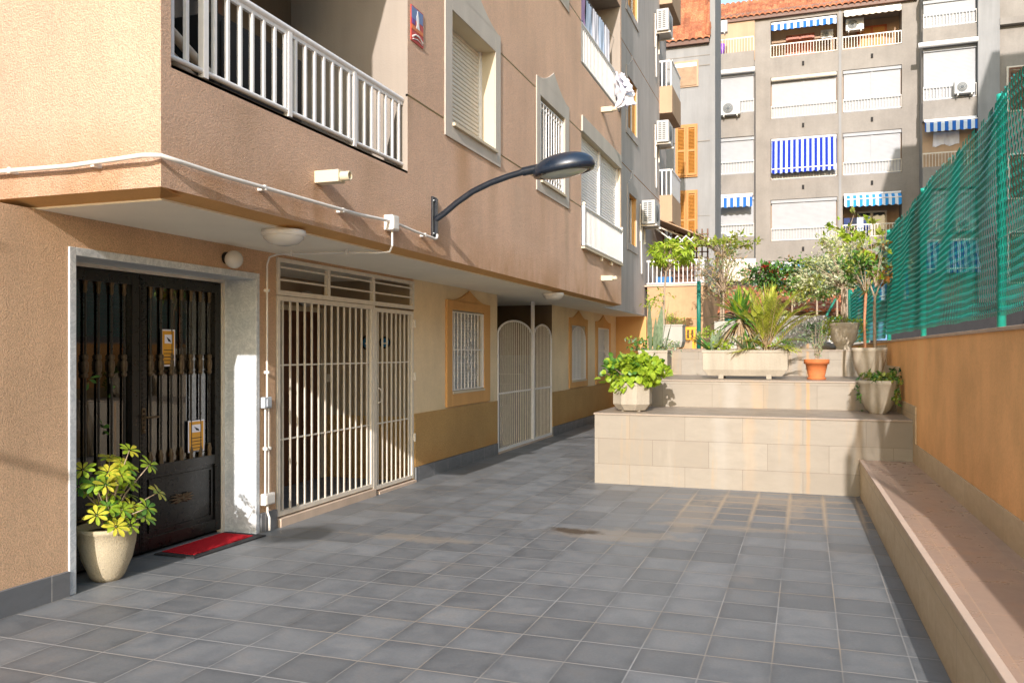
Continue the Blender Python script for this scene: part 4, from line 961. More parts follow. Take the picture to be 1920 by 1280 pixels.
# --- bright bush in octagonal planter (lowest step, left)
c=(-2.07,10.52,.86)
t=potted('potted_bush','lime-green leafy bush in an octagonal cream planter on the lowest step','potted plant',c)
b=octpot(c,.235,.36); build('pot',b,M['planter'],t,.006)
l=MB(); s_=MB()
cs=clump(l,(c[0],c[1],c[2]+.50),(.36,.30,.23),760,.085,.085,[0,0,0,0,1],36,.16,.5,.4,.5,((0,.3),(.25,.9),(.6,1.0),(.85,.7),(1,.1)))
branches(s_,(c[0],c[1],c[2]+.3),cs,.008); 
for _ in range(40):
    a=R.uniform(0,6.28); l.leaf((c[0]+.22*math.cos(a),c[1]+.22*math.sin(a),c[2]+.38+R.uniform(-.02,.06)),(math.cos(a),math.sin(a),-.2),(0,0,1),.08,.075,.6,0)
build('stem',s_,M['bark'],t); build('foliage',l,[M['g_bright'],M['g_mid'],M['g_yellow']],t)
# --- square planter with sansevieria (second step, left)
c=(-2.09,12.32,1.228)
t=potted('potted_snake_plant','tall snake plant above trailing succulents in a square cream planter on the second step','potted plant',c)
build('pot',boxplanter(c,.42,.42,.40,False),M['planter'],t,.005)
l=MB()
for dx,dy,h,w,lx in ((-.07,0,.80,.14,-.02),(.03,.05,.72,.14,.10),(.08,-.02,.84,.15,.16),(-.0,-.06,.55,.11,.03),(.12,.04,.5,.07,.25)):
    blade(l,(c[0]+dx,c[1]+dy,c[2]+.35),(lx,R.uniform(-.1,.1),1),h,w,.0,0,6,.25)
build('tall_leaves',l,M['g_grey'],t); l=MB()
clump(l,(c[0]-.15,c[1]-.05,c[2]+.47),(.26,.2,.17),240,.05,.035,[0,1,2],16,.2,.3,.4); clump(l,(c[0]+.22,c[1]-.02,c[2]+.43),(.20,.18,.12),200,.05,.03,[1,1,2],12,.2,.3,.4)
build('foliage',l,[M['g_mid'],M['g_grey'],M['g_bright']],t)
# --- long planter with yucca, palm and agaves
c=(-.81,12.28,1.228)
t=potted('long_planter','long cream trough planter with a spiky yucca and a feathery palm on the second step','planter',c)
build('trough',boxplanter(c,1.15,.44,.40),M['planter'],t,.005)
b=MB(); b.box(c[0]-.5,c[0]+.5,c[1]-.17,c[1]+.17,c[2]+.345,c[2]+.365); build('soil',b,M['soil'],t)
yz=c[2]+.36; yx=c[0]-.07
st=MB(); st.tube([(yx,c[1],yz),(yx+.01,c[1],yz+.25),(yx-.01,c[1]+.02,yz+.47)],[.05,.06,.065],10); build('yucca_trunk',st,M['bark'],t)
l=MB()
for k in range(95):
    q=R.uniform(0,6.28); e=R.uniform(-.15,1.4); e=e if k>20 else R.uniform(.7,1.5)
    blade(l,(yx,c[1]+.02,yz+.45+R.uniform(-.03,.05)),(math.cos(q)*math.cos(e),math.sin(q)*math.cos(e)*.8,math.sin(e)),R.uniform(.38,.60),.046,.12 if e>.5 else .35,0 if k%5 else 1,6)
for k in range(60):
    q=R.uniform(0,6.28); blade(l,(yx,c[1]+.02,yz+.42),(math.cos(q),math.sin(q)*.8,R.uniform(-.5,.1)),R.uniform(.2,.42),.03,.7,2,5)
build('yucca_leaves',l,[M['g_mid'],M['g_bright'],M['g_dry']],t)
l=MB(); px_=c[0]+.28
for k in range(44):
    q=R.uniform(0,6.28); e=R.uniform(.85,1.5) if k>8 else R.uniform(.2,.7); L=R.uniform(.85,1.35) if k>8 else .55
    frond(l,(px_+R.uniform(-.05,.05),c[1]+R.uniform(-.05,.05),yz+R.uniform(-.02,.1)),(math.cos(q)*math.cos(e),math.sin(q)*math.cos(e)*.7,math.sin(e)),L,17,.018,.24,.36,[0,0,0,1],2)
build('palm_fronds',l,[M['g_palm'],M['g_olive'],M['g_dry']],t)
l=MB()
for k in range(26):
    q=R.uniform(-.45,.45); blade(l,(px_+.04,c[1]+.05,yz+.40),(math.sin(q),R.uniform(-.15,.25),math.cos(q)),R.uniform(.5,.66),.022,.03,0,4)
build('fan_leaf',l,[M['g_palm']],t)
l=MB()
for cx_,n,h in ((c[0]-.44,16,.46),(c[0]+.03,18,.42)):
    for k in range(n):
        q=R.uniform(0,6.28); e=R.uniform(.6,1.5); blade(l,(cx_,c[1]-.03,yz-.02),(math.cos(q)*math.cos(e),math.sin(q)*math.cos(e),math.sin(e)),h*R.uniform(.6,1.2),.065,.15,0 if k%3 else 1,5,.5)
build('agave_leaves',l,[M['g_grey'],M['g_mid']],t)
l=MB(); clump(l,(c[0]-.38,c[1],yz+.08),(.2,.17,.10),180,.05,.03,[0,1],10,.2); clump(l,(c[0]+.45,c[1],yz+.08),(.17,.17,.10),150,.06,.02,[0,2],9,.2); clump(l,(c[0]+.02,c[1],yz+.12),(.3,.17,.12),200,.05,.02,[1,2],9,.2)
build('low_foliage',l,[M['g_bright'],M['g_olive'],M['g_mid']],t)
# --- terracotta pot with young olive
c=(.13,12.2,1.228)
t=potted('potted_olive','young olive tree with thin grey leaves in a terracotta pot','potted plant',c)
b=MB(); b.lathe([(0,0),(.12,0),(.125,.025),(.105,.03),(.145,.21),(.165,.212),(.168,.275),(.148,.275),(.135,.22),(0,.22)],c,32); build('pot',b,M['terracotta'],t)
st=MB(); l=MB()
for k in range(11):
    a=R.uniform(0,6.28); h=R.uniform(.22,.55); tip=Vector((c[0]+R.uniform(.05,.17)*math.cos(a)*1.1,c[1]+.12*math.sin(a),c[2]+.26+h)); b0=Vector((c[0],c[1],c[2]+.2)); md=b0.lerp(tip,.5)+Vector((0,0,.04)); st.tube([b0,md,tip],[.006,.004,.002],5)
    for j in range(17):
        q=.25+.75*j/17; p=b0.lerp(md,q*2) if q<.5 else md.lerp(tip,q*2-1); l.leaf(p,rdir(.4),rdir(),.045,.011,.1,R.choice((0,0,1)))
build('stem',st,M['bark'],t); build('foliage',l,[M['g_grey'],M['g_mid']],t)
# --- bowls at right
def tree_crown(name,l_mats,c,rad_,n,L,W,ms,clumps,base,par,r=.014,**k):
    l=MB(); s_=MB(); cs=clump(l,c,rad_,n,L,W,ms,clumps,**k); branches(s_,base,cs,r); build('branch',s_,M['bark'],par); return build(name,l,l_mats,par)
c=(.80,12.3,1.228)
t=potted('potted_trees','two thin-stemmed small trees growing from one stone bowl beside the orange wall','potted plant',c)
build('bowl',bowlpot(c,.225,.43),M['bowl'],t)
b=MB(); b.tube([(c[0]-.05,c[1],c[2]+.35),(c[0]-.06,c[1],c[2]+.8),(c[0]-.04,c[1],c[2]+1.2)],[.02,.017,.022],8); build('trunk',b,M['redbark'],t)
b=MB(); b.tube([(c[0]+.07,c[1],c[2]+.35),(c[0]+.065,c[1],c[2]+.85),(c[0]+.07,c[1],c[2]+1.12)],[.022,.02,.017],8); b.tube([(c[0]+.07,c[1],c[2]+1.1),(c[0]+.0,c[1],c[2]+1.32)],[.014,.01],6); b.tube([(c[0]+.07,c[1],c[2]+1.1),(c[0]+.15,c[1],c[2]+1.34)],[.014,.01],6); build('trunk',b,M['bark'],t)
tree_crown('crown',[M['g_mid'],M['g_dark'],M['g_olive']],(c[0]-.12,c[1],c[2]+1.48),(.23,.22,.2),520,.085,.03,[0,0,1,2],16,(c[0]-.04,c[1],c[2]+1.15),t,.01,spread=.2)
l=MB()
for k in range(44):
    q=R.uniform(0,6.28); e=R.uniform(-.2,1.2); blade(l,(c[0]-.04,c[1],c[2]+1.2+R.uniform(-.05,.05)),(math.cos(q)*math.cos(e),math.sin(q)*math.cos(e),math.sin(e)),R.uniform(.12,.26),.012,.3,R.choice((0,1,2)),4)
build('spiky_tuft',l,[M['g_mid'],M['g_bright'],M['g_rust']],t)
tree_crown('crown',[M['g_bright'],M['g_olive'],M['g_grey'],M['g_rust']],(c[0]+.16,c[1],c[2]+1.62),(.28,.24,.30),300,.085,.06,[0,0,1,2,3],20,(c[0]+.08,c[1],c[2]+1.25),t,.010,spread=.14)
l=MB(); s_=MB()
cs=clump(l,(c[0]-.08,c[1]+.05,c[2]+2.0),(.26,.15,.16),90,.09,.07,[0,1],8,.15); branches(s_,(c[0]+.02,c[1],c[2]+1.45),cs,.007); build('branch',s_,M['bark'],t); build('top_sprigs',l,[M['g_bright'],M['g_olive']],t)
c=(.82,11.05,.86)
t=potted('potted_succulent','stone bowl of trailing green succulents on the lowest step beside the orange wall','potted plant',c)
build('bowl',bowlpot(c,.235,.40),M['bowl'],t)
l=MB(); clump(l,(c[0],c[1],c[2]+.43),(.21,.19,.08),330,.05,.04,[0,0,1,2],16,.2,.3,.5); clump(l,(c[0]+.17,c[1]-.12,c[2]+.33),(.07,.07,.14),110,.045,.035,[0,1],8,.3,0,.6); clump(l,(c[0]-.22,c[1]-.05,c[2]+.26),(.05,.05,.14),60,.04,.03,[1,2],5,.3,0,.6); clump(l,(c[0]+.22,c[1]+.12,c[2]+.5),(.08,.1,.12),120,.045,.03,[1,2],7,.2)
build('foliage',l,[M['g_olive'],M['g_mid'],M['g_dark']],t)
# --- urn on top tier with big variegated shrub
c=(.56,14.35,1.635)
t=potted('potted_shrub','large pale variegated shrub on a twisted trunk in a stone urn on the top step','potted plant',c)
b=MB(); r=.215; h=.43; b.lathe([(0,0),(r*.6,0),(r*.5,.04),(r*.62,.08),(r*.9,.16),(r*.95,.25),(r*.97,.255),(r*.98,.30),(r*1.0,.34),(r*1.05,.36),(r*1.1,h-.02),(r*1.1,h),(r*.95,h),(r*.9,h-.05),(0,h-.05)],c,36); build('urn',b,M['bowl'],t)
b=MB()
for k in range(4): 
    q=k*1.6; b.tube([(c[0]+.03*math.cos(q+z_*6),c[1]+.03*math.sin(q+z_*6),c[2]+.38+z_) for z_ in (0,.15,.3,.45,.6,.75)],[.02,.02,.02,.018,.018,.012],7)
build('trunk',b,M['bark'],t)
tree_crown('crown',[M['g_pale'],M['g_olive'],M['g_mid'],M['g_grey']],(c[0]-.12,c[1],c[2]+1.38),(.50,.38,.42),2600,.062,.026,[0,0,0,1,3],34,(c[0],c[1],c[2]+.95),t,.012,spread=.15)
l=MB(); clump(l,(c[0]-.48,c[1]+.1,c[2]+.98),(.40,.28,.24),1200,.06,.026,[0,0,1,2],18,.18,.2,.3); build('lower_crown',l,[M['g_pale'],M['g_mid'],M['g_olive']],t)
l=MB(); clump(l,(c[0],c[1],c[2]+.48),(.26,.2,.07),190,.06,.03,[0,1],12,.2,.2,.5); clump(l,(c[0]-.24,c[1]-.05,c[2]+.33),(.06,.08,.18),90,.05,.03,[0,1],7,.3,0,.6);clump(l,(c[0]+.26,c[1]-.05,c[2]+.33),(.06,.08,.18),70,.05,.03,[0,1],7,.3,0,.6); build('trailing_leaves',l,[M['g_bright'],M['g_olive']],t)
# --- white square planter with small tree at the back left
c=(-2.62,17.4,1.66)
t=potted('potted_tree','slender young tree with drooping yellow-green crown in a large white square planter','potted plant',c)
build('planter',boxplanter(c,.52,.5,.50,False),M['whitewall'],t,.006)
l=MB(); clump(l,(c[0]+.05,c[1],c[2]+.58),(.19,.2,.15),300,.06,.014,[0,1],14,.2,.8,.1); build('low_shrub',l,[M['g_mid'],M['g_bright']],t)
b=MB(); b.tube([(c[0]-.16,c[1],c[2]+.4),(c[0]-.15,c[1],c[2]+1.1),(c[0]-.10,c[1],c[2]+1.7)],[.028,.022,.016],8); build('trunk',b,M['bark'],t)
tree_crown('crown',[M['g_bright'],M['g_olive'],M['g_palm']],(c[0]+.0,c[1],c[2]+1.98),(.60,.45,.26),640,.12,.055,[0,0,0,2],26,(c[0]-.1,c[1],c[2]+1.6),t,.010,spread=.12,droop=.6,up=-.3)
l=MB(); clump(l,(c[0]-.3,c[1],c[2]+1.05),(.28,.2,.20),70,.10,.04,[0,1],9,.2,-.3,.5); build('side_sprigs',l,[M['g_olive'],M['g_bright']],t)
# --- yellow plastic chair
c=(-2.53,18.0,1.62); t=thing('plastic_chair','small yellow plastic garden chair beside the white square planter','chair',c)
b=MB(); x,y,z=c
for dx in (0,.28):
    for dy in (0,.28):
        b=MB(); b.box(x+dx-.02,x+dx+.02,y+dy-.02,y+dy+.02,z,z+.24); build('leg',b,M['yellow'],t)
b=MB(); b.box(x-.03,x+.31,y-.03,y+.31,z+.24,z+.27); build('seat',b,M['yellow'],t,.006)
b=MB()
for dx in (0,.09,.18,.27): b.box(x+dx-.02,x+dx+.02,y+.27,y+.30,z+.27,z+.46)
b.box(x-.03,x+.31,y+.27,y+.30,z+.46,z+.52); build('backrest',b,M['yellow'],t)
# --- garden planting behind
def bush(name,label,c,rad_,n,L,W,mats,clumps,cat='bush',base=None,r=.02,**k):
    t=thing(name,label,cat,(c[0],c[1],1.66),'garden shrubs behind the terrace')
    l=MB(); s_=MB(); cs=clump(l,c,rad_,n,L,W,list(range(len(mats))),clumps,**k); bb=base or (c[0],c[1],1.66)
    s_.tube([bb,(c[0],c[1],c[2]-rad_[2]*.6)],[r*1.8,r],8); branches(s_,(c[0],c[1],c[2]-rad_[2]*.6),cs,r*.7); build('trunk',s_,M['bark'],t); build('crown',l,[M[m] for m in mats],t); return t
bush('poinsettia_bush','bush with bright red flower heads in front of the far striped awning',(-1.05,22.6,3.6),(.42,.35,.34),620,.12,.07,['g_mid','g_red','g_dark','g_mid','g_mid','g_mid'],22,spread=.2)
bush('flowering_bush','dark green bush with rusty orange blossom above the middle of the tiled roof',(-.35,23.2,3.5),(.75,.45,.45),1700,.11,.07,['g_mid','g_dark','g_mid','g_bright','g_rust'],40,spread=.2)
bush('flowering_bush','green leafy bush above the right end of the tiled garage roof',(.75,23.3,3.52),(.72,.45,.46),1900,.11,.06,['g_mid','g_grey','g_dark'],36,spread=.2)
bush('variegated_bush','pale variegated bush between the dark bushes above the tiled roof',(.25,22.4,3.6),(.5,.3,.42),1300,.09,.045,['g_pale','g_grey','g_pale','g_mid'],28,spread=.18)
bush('dry_shrub','tangle of dry grey twigs and sparse leaves behind the yucca',(-1.75,19.3,3.35),(.66,.5,.66),1000,.10,.03,['g_dry','g_grey','g_dry','g_olive'],60,spread=.12)
bush('thin_tree','spindly tree with a few small leaves in front of the far bay',(-1.85,19.8,4.0),(.85,.4,.34),420,.11,.06,['g_bright','g_olive'],18,cat='tree',spread=.1)
bush('thin_tree','thin sapling with rounded leaves rising above the fence corner',(.72,17.2,3.95),(.42,.3,.42),90,.12,.085,['g_bright','g_olive'],12,cat='tree',spread=.12)
bush('low_shrub','low grey-green shrub behind the terracotta pot',(.1,15.6,1.95),(.36,.3,.17),420,.06,.025,['g_grey','g_mid'],16,r=.01,spread=.2)
bush('low_shrub','low yellowish shrub behind the left end of the long trough',(-1.55,15.3,1.85),(.3,.3,.16),260,.07,.03,['g_bright','g_olive'],12,r=.01,spread=.2)
b=MB(); b.box(-.95,.35,16.4,16.6,1.66,2.27); b.box(-1.7,-1.0,16.8,17.0,1.66,2.2); tag(build('masonry_wall',b,M['whitewall'],None,.01,(-.3,16.5,1.66)),'low cream wall behind the palm at the back of the terrace','wall')
t=thing('stone_ball','pale round boulder lying at the foot of the palm trough','boulder',(-.62,15.0,1.66)); b=MB(); b.ball((-.62,15.0,1.74),.13,14,0,(1.1,1,.8)); build('boulder',b,M['whitewall'],t)
for i,(x_,y_,s_) in enumerate(((.25,15.1,.16),(.42,15.4,.13),(.05,15.0,.1))):
    b=MB(); b.ball((x_,y_,1.68),s_,10,0,(1.3,1,.6))
    for k,(a,q,w_) in enumerate(b.v): b.v[k]=(a+.03*math.sin(q*50+w_*31),q,w_+.02*math.sin(a*43))
    tag(build('rock',b,M['stone_v'],None,0,(x_,y_,1.66)),('largest','middle','smallest')[i]+' of three pale rocks at the edge behind the terracotta pot','rock','rocks behind the terracotta pot')
# ================================================================ BACKGROUND BUILDINGS
S2=-3.85
t=thing('apartment_wing','grey-beige rear wing of the left-hand block with stacked peach balconies','building',(S2,20,0))
b=MB(); holed(b,'x',S2,16.44,23.4,2.52,16.5,[(18.93,20.02,6.72,7.9,.15),(19.05,19.96,4.1,5.25,.15),(18.9,20.1,9.5,10.7,.15),
   (16.44,23.4,5.78,5.80,.02),(16.44,23.4,8.5,8.52,.02)],.15,0,1)
b.quad((S2,23.4,0),(-9,23.4,0),(-9,23.4,16.5),(S2,23.4,16.5)); b.quad((S2,16.44,16.5),(S2,23.4,16.5),(-9,23.4,16.5),(-9,16.44,16.5)); b.quad((S2,21.1,2.52),(S2,23.4,2.52),(S2,23.4,0),(S2,21.1,0))
b.quad((S2-.02,16.44,5.78),(S2-.02,23.4,5.78),(S2-.02,23.4,5.8),(S2-.02,16.44,5.8),1); b.quad((S2-.02,16.44,8.5),(S2-.02,23.4,8.5),(S2-.02,23.4,8.52),(S2-.02,16.44,8.52),1)
build('wing_wall',b,[M['section'],M['ochre']],t)
for i,(y0,y1,z0,z1) in enumerate(((18.93,20.02,6.72,7.9),(19.05,19.96,4.1,5.25),(18.9,20.1,9.5,10.7))):
    b=MB(); surround(b,S2,y0-.15,y1+.15,z0-.16,z1+.2,z1+.6,y0,y1,z0,z1,.025,0,.1); wn=build('window',b,M['section'],t)
    b=MB(); b.box(S2-.15,S2-.12,y0,y1,z0,z1,0); b.box(S2-.12,S2-.1,y0,y0+.05,z0,z1,1); b.box(S2-.12,S2-.1,y1-.05,y1,z0,z1,1); b.box(S2-.12,S2-.1,(y0+y1)/2-.02,(y0+y1)/2+.02,z0,z1,1); build('pane',b,[M['win'],M['white']],wn)
b=MB(); b.quad((-6,25.2,0),(-6,25.2,16),(-3.95,25.2,16),(-3.95,25.2,0)); b.quad((-3.95,23.4,0),(-3.95,25.2,0),(-3.95,25.2,16),(-3.95,23.4,16)); build('balcony_shaft',b,M['section'],t)
for z in (5.2,8.22,11.24):
    b=MB(); b.box(-3.95,-3.50,23.4,25.1,z,z+.75); bl=build('balcony',b,M['peach'],t,.01)
    b=MB(); b.box(-3.93,-3.52,23.42,23.45,z+1.42,z+1.47); b.box(-3.55,-3.50,23.42,25.1,z+1.42,z+1.47); b.box(-3.55,-3.52,23.42,25.1,z+.78,z+1.42) 
    for k in range(4): b.box(-3.92+k*.12,-3.89+k*.12,23.43,23.46,z+.75,z+1.42)
    build('railing',b,M['white'],bl)
# air conditioners
def aircon_end(x,y,z,label,grp,bracket=True):
    t=thing('air_conditioner',label,'air conditioner',(x,y,z),grp)
    b=MB(); b.box(x+.06,x+.38,y,y+.78,z,z+.58); build('casing',b,M['ac'],t,.012)
    b=MB()
    for k in range(9):
        for j in range(2): b.box(x+.11+j*.11,x+.19+j*.11,y-.006,y-.001,z+.07+k*.052,z+.10+k*.052)
    build('side_grille',b,M['ac_dark'],t)
    b=MB(); b.lathe([(0,.012),(.2,.012),(.21,0),(.21,.0)],(x+.375,y+.36,z+.29),20,0,'x'); build('fan_guard',b,M['ac_dark'],t)
    b=MB()
    for yy in (y+.08,y+.66): b.box(x,x+.42,yy,yy+.03,z-.04,z-.005); b.box(x,x+.03,yy,yy+.03,z-.4,z+.5)
    build('bracket',b,M['cream_metal'],t); b=MB(); b.tube([(x+.03,y+.2,z+.1),(x+.02,y+.15,z-.3),(x+.04,y+.1,z-1.2)],.02,6); build('hose',b,M['pvc'],t)
    return t
GA='air conditioners on the rear wing wall'
a=aircon_end(S2,20.4,4.72,'lowest air conditioner on the rear wing wall, just left of the brown awning',GA)
copy_thing(a,(S2,22.55,7.22),'middle air conditioner on the rear wing wall, under a peach balcony')
copy_thing(a,(S2,22.55,10.2),'highest air conditioner on the rear wing wall, under the top balcony')
def aircon_front(x,y,z,label,s=1.):
    t=thing('air_conditioner',label,'air conditioner',(x,y,z),'air conditioners on the far building')
    b=MB(); b.box(x-.48*s,x+.48*s,y-.32,y,z,z+.66*s); build('casing',b,M['ac'],t,.015)
    b=MB(); b.lathe([(0,.018),(.06*s,.018),(.065*s,.012),(.25*s,.012),(.26*s,.004),(.26*s,0)],(x-.12*s,y-.32,z+.33*s),22,0,'y'); build('fan_guard',b,M['ac_dark'],t)
    b=MB()
    for r in (.1,.16,.22): b.lathe([(r*s,.014),(r*s+.012,.02),(r*s+.014,.014)],(x-.12*s,y-.32,z+.33*s),22,0,'y')
    build('guard_ring',b,M['ac'],t)
    b=MB(); b.box(x-.35*s,x-.3*s,y-.34,y,z-.08,z-.005); b.box(x+.3*s,x+.35*s,y-.34,y,z-.08,z-.005); build('bracket',b,M['cream_metal'],t); return t
# patio with railing and awning
t=thing('raised_patio','raised patio with apricot rendered walls at the end of the left-hand block','patio',(-3.1,21.1,1.66))
b=MB(); b.box(-3.78,-2.4,21.1,26,.0,3.24); build('patio_wall',b,M['patio'],t); b=MB(); b.box(-3.84,-2.36,21.06,26,3.24,3.28); build('coping',b,M['capstone'],t)
b=MB(); b.box(-3.79,-2.42,21.085,21.1,2.43,2.45); build('ledge_line',b,M['ochre'],t)
b=MB(); b.box(-3.8,-2.4,21.14,21.18,3.86,3.91); b.box(-3.8,-2.4,21.14,21.18,3.30,3.335); b.box(-2.44,-2.4,21.18,26,3.86,3.91); b.box(-2.44,-2.4,21.18,26,3.30,3.335); b.box(-2.44,-2.38,21.12,21.2,3.28,3.93); r=build('railing',b,M['white'],t)
b=MB()
for k in range(13): b.box(-3.77+k*.108,-3.75+k*.108,21.15,21.17,3.33,3.86)
for k in range(40): b.box(-2.43,-2.41,21.3+k*.115,21.32+k*.115,3.33,3.86)
build('baluster_row',b,M['white'],r)
b=MB(); b.box(-2.39,-2.37,21.2,25.9,3.32,3.9); build('side_screen',b,M['whitewall'],t)
t=thing('awning','brown canvas awning with folded arms over the raised patio','awning',(-3.8,22,5.0))
b=MB(); b.add([(-3.78,21.9,5.15),(-2.35,21.9,4.50),(-2.35,25,4.50),(-3.78,25,5.15),(-3.78,21.9,5.12),(-2.35,21.9,4.47),(-2.35,25,4.47),(-3.78,25,5.12)],[(0,1,2,3),(4,7,6,5),(0,4,5,1),(1,5,6,2),(3,2,6,7),(0,3,7,4)]); build('canvas',b,M['canvas_brown'],t)
b=MB(); b.box(-2.37,-2.31,21.85,25.05,4.40,4.50); build('front_bar',b,M['cream_metal'],t)
b=MB(); b.tube([(-3.7,22.2,4.9),(-3.0,22.5,4.62),(-2.4,22.1,4.45)],.025,6); b.tube([(-3.75,22.0,4.85),(-2.9,22.0,4.2)],.02,6); build('folding_arm',b,M['cream_metal'],t)
t=thing('wooden_trellis','brown wooden trellis screen and door behind the patio railing','screen',(-3.3,23.2,3.28))
b=MB(); b.box(-3.5,-2.9,23.4,23.46,3.28,4.9); build('screen_door',b,M['darkwood'],t)
b=MB()
for k in range(9): b.box(-3.75+k*.15,-3.71+k*.15,23.3,23.33,3.3,4.95)
for k in range(10): b.box(-3.78,-2.5,23.27,23.3,3.35+k*.16,3.38+k*.16)
build('lattice',b,M['darkwood'],t)
t=thing('clothes_airer','small white folding clothes airer mounted beside the patio awning','airer',(-3.2,22.0,4.4))
b=MB()
for k in range(3):
    x=-3.35+k*.22; b.tube([(x,21.8,4.35),(x+.22,21.8,4.58)],.014,5); b.tube([(x,21.8,4.58),(x+.22,21.8,4.35)],.014,5)
build('scissor_frame',b,M['white'],t)
b=MB(); b.box(-3.6,-3.2,21.3,21.6,3.28,3.5); tag(build('storage_crate',b,plain('blue_plastic',(.02,.15,.35),.5),None,.01,(-3.4,21.45,3.28)),'blue plastic crate behind the patio railing','crate')
# tiled roofs
def tiles(b,x0,x1,y0,z0,y1,z1,w=.24,step=.36,amp=.05,m=0):
    nc=int((x1-x0)/w); ny=max(2,int(math.hypot(y1-y0,z1-z0)/step)); seg=6
    for j in range(ny):
        a,c=j/ny,(j+1)/ny; ya,za=y0+(y1-y0)*a,z0+(z1-z0)*a; yc,zc=y0+(y1-y0)*c,z0+(z1-z0)*c; up=.035
        vs=[];
        for i in range(nc*seg+1):
            x=x0+(x1-x0)*i/(nc*seg); ph=(i%seg)/seg; h=amp*abs(math.sin(math.pi*ph))**.7 if ph<1 else 0; h+=R.uniform(0,.004)
            vs+=[(x,ya-.02,za+h+up),(x,yc,zc+h)]
        fs=[(2*i,2*i+2,2*i+3,2*i+1) for i in range(nc*seg)]
        n=len(vs); vs+=[(v[0],v[1],v[2]-up-.03) for v in vs[0:n:2]]; fs+=[(n+i,n+i+1,2*(i+1),2*i) for i in range(nc*seg)]
        b.add(vs,fs,m)
def shutters_pair(par,x0,x1,y,z0,z1,mat,n=2):
    w=(x1-x0)/n
    for k in range(n):
        a=x0+k*w+.02; c=x0+(k+1)*w-.02; b=MB(); b.box(a,a+.07,y-.05,y,z0,z1); b.box(c-.07,c,y-.05,y,z0,z1); b.box(a+.07,c-.07,y-.05,y,z0,z0+.09); b.box(a+.07,c-.07,y-.05,y,z1-.09,z1); b.box(a+.07,c-.07,y-.05,y,(z0+z1)/2-.04,(z0+z1)/2+.04)
        m_=int((z1-z0-.2)/.055)
        for j in range(m_): 
            z=z0+.1+j*.055; b.add([(a+.07,y-.04,z),(c-.07,y-.04,z),(c-.07,y-.005,z+.04),(a+.07,y-.005,z+.04)],[(0,1,2,3)])
        build('shutter_leaf',b,M[mat],par)
# grey tower with orange shutters
t=thing('grey_building','grey rendered house with steep terracotta roof and orange louvred shutters','building',(-4.2,34,0))
b=MB(); b.box(-9,-3.52,34,36.2,0,13.95); b.pbox([(-3.60,33.97),(-3.40,33.97),(-3.40,36.4),(-3.60,36.4)],0,17.5); b.box(-9,-3.6,36,37,0,18)
build('wall',b,M['grey'],t)
b=MB(); b.box(-9,-3.6,33.975,34,12.95,12.99); b.box(-9,-3.6,33.975,34,9.95,9.99); b.box(-9,-3.6,33.985,34,7.0,7.015); b.box(-9,-3.6,33.985,34,13.35,13.38); build('string_course',b,M['farwall'],t)
b=MB(); tiles(b,-7.0,-3.58,33.75,13.95,36.2,17.7,.26,.42,.08); rf=build('roof',b,M['clay'],t)
b=MB(); b.box(-7,-3.62,33.8,33.97,13.8,13.95); build('eaves',b,M['darkwood'],t)
b=MB()
for k in range(14):
    q=k/14; b.lathe([(.10,0),(.12,.1),(.10,.32)],(-3.66,33.8+2.4*q,14.05+3.7*q),10)
build('ridge_tiles',b,M['clay'],rf)
for z0,z1 in ((8.62,10.6),(5.72,7.98)):
    b=MB(); b.box(-4.95,-4.08,33.93,33.97,z0-.06,z1+.06); wn=build('window',b,M['wood'],t); shutters_pair(wn,-4.93,-4.1,33.93,z0,z1,'wood')
b=MB(); b.box(-5.0,-4.05,33.95,33.98,12.15,13.2); wn=build('window',b,M['peach'],t); b=MB(); b.box(-4.95,-4.12,33.92,33.95,12.2,12.95); b.box(-4.95,-4.12,33.92,33.955,12.95,13.1,1); build('blind',b,[M['canvas_brown'],M['white']],wn)
for k in range(2): pass
# ---- garage with tiled roof
t=thing('garage','low white garage with a terracotta tiled roof behind the garden fence','garage',(-.3,25,0))
b=MB(); b.box(-3.2,1.25,25,29,0,2.75); build('wall',b,M['whitewall'],t)
b=MB(); tiles(b,-3.3,1.35,24.75,2.72,27.2,3.62,.22,.4,.06); build('roof',b,M['clay'],t)
b=MB(); b.box(-3.25,1.3,24.85,24.99,2.60,2.72); b.box(-2.9,1.0,24.96,24.995,.5,2.2,1); build('eaves_board',b,[M['darkwood'],M['blind']],t)
# ---- far apartment building
fb=thing('far_apartment_building','large pale apartment block across the street with rows of white blinds and a tiled roof','building',(0,43.5,0))
FY=43.5; P_=3.02
CA=(-1.67,1.41); CB=(1.65,4.25)
hs=[]
for k in range(5):
    zb=16.12-P_*k
    for c_ in (CA,CB): hs.append((c_[0],c_[1],zb,zb+(1.8 if k==0 else 2.05),1.3 if k==0 or (k==3 and c_==CB) else .25))
b=MB(); holed(b,'y',FY,-6,16,0,18.25,hs,.25,0,0,1)
b.quad((-6,FY,18.25),(16,FY,18.25),(16,FY+8,18.25),(-6,FY+8,18.25)); b.quad((16,FY,0),(16,FY+8,0),(16,FY+8,18.25),(16,FY,18.25))
for h in hs: b.quad((h[0],FY+h[4],h[2]),(h[1],FY+h[4],h[2]),(h[1],FY+h[4],h[3]),(h[0],FY+h[4],h[3]),1)
build('facade',b,[M['farwall'],M['peach']],fb)
b=MB(); tiles(b,-6,4.9,FY-.25,18.22,FY+2.6,20.1,.27,.42,.10); build('roof',b,M['clay'],fb)
b=MB(); b.box(-6,4.9,FY-.2,FY-.002,18.08,18.235); b.box(-6,4.9,FY+.05,FY+.45,18.252,18.55); build('eaves',b,M['darkwood'],fb)
b=MB(); b.box(CA[1]+.06,CB[0]-.06,FY-.03,FY,0,18.2,0); build('pilaster',b,M['grey'],fb)
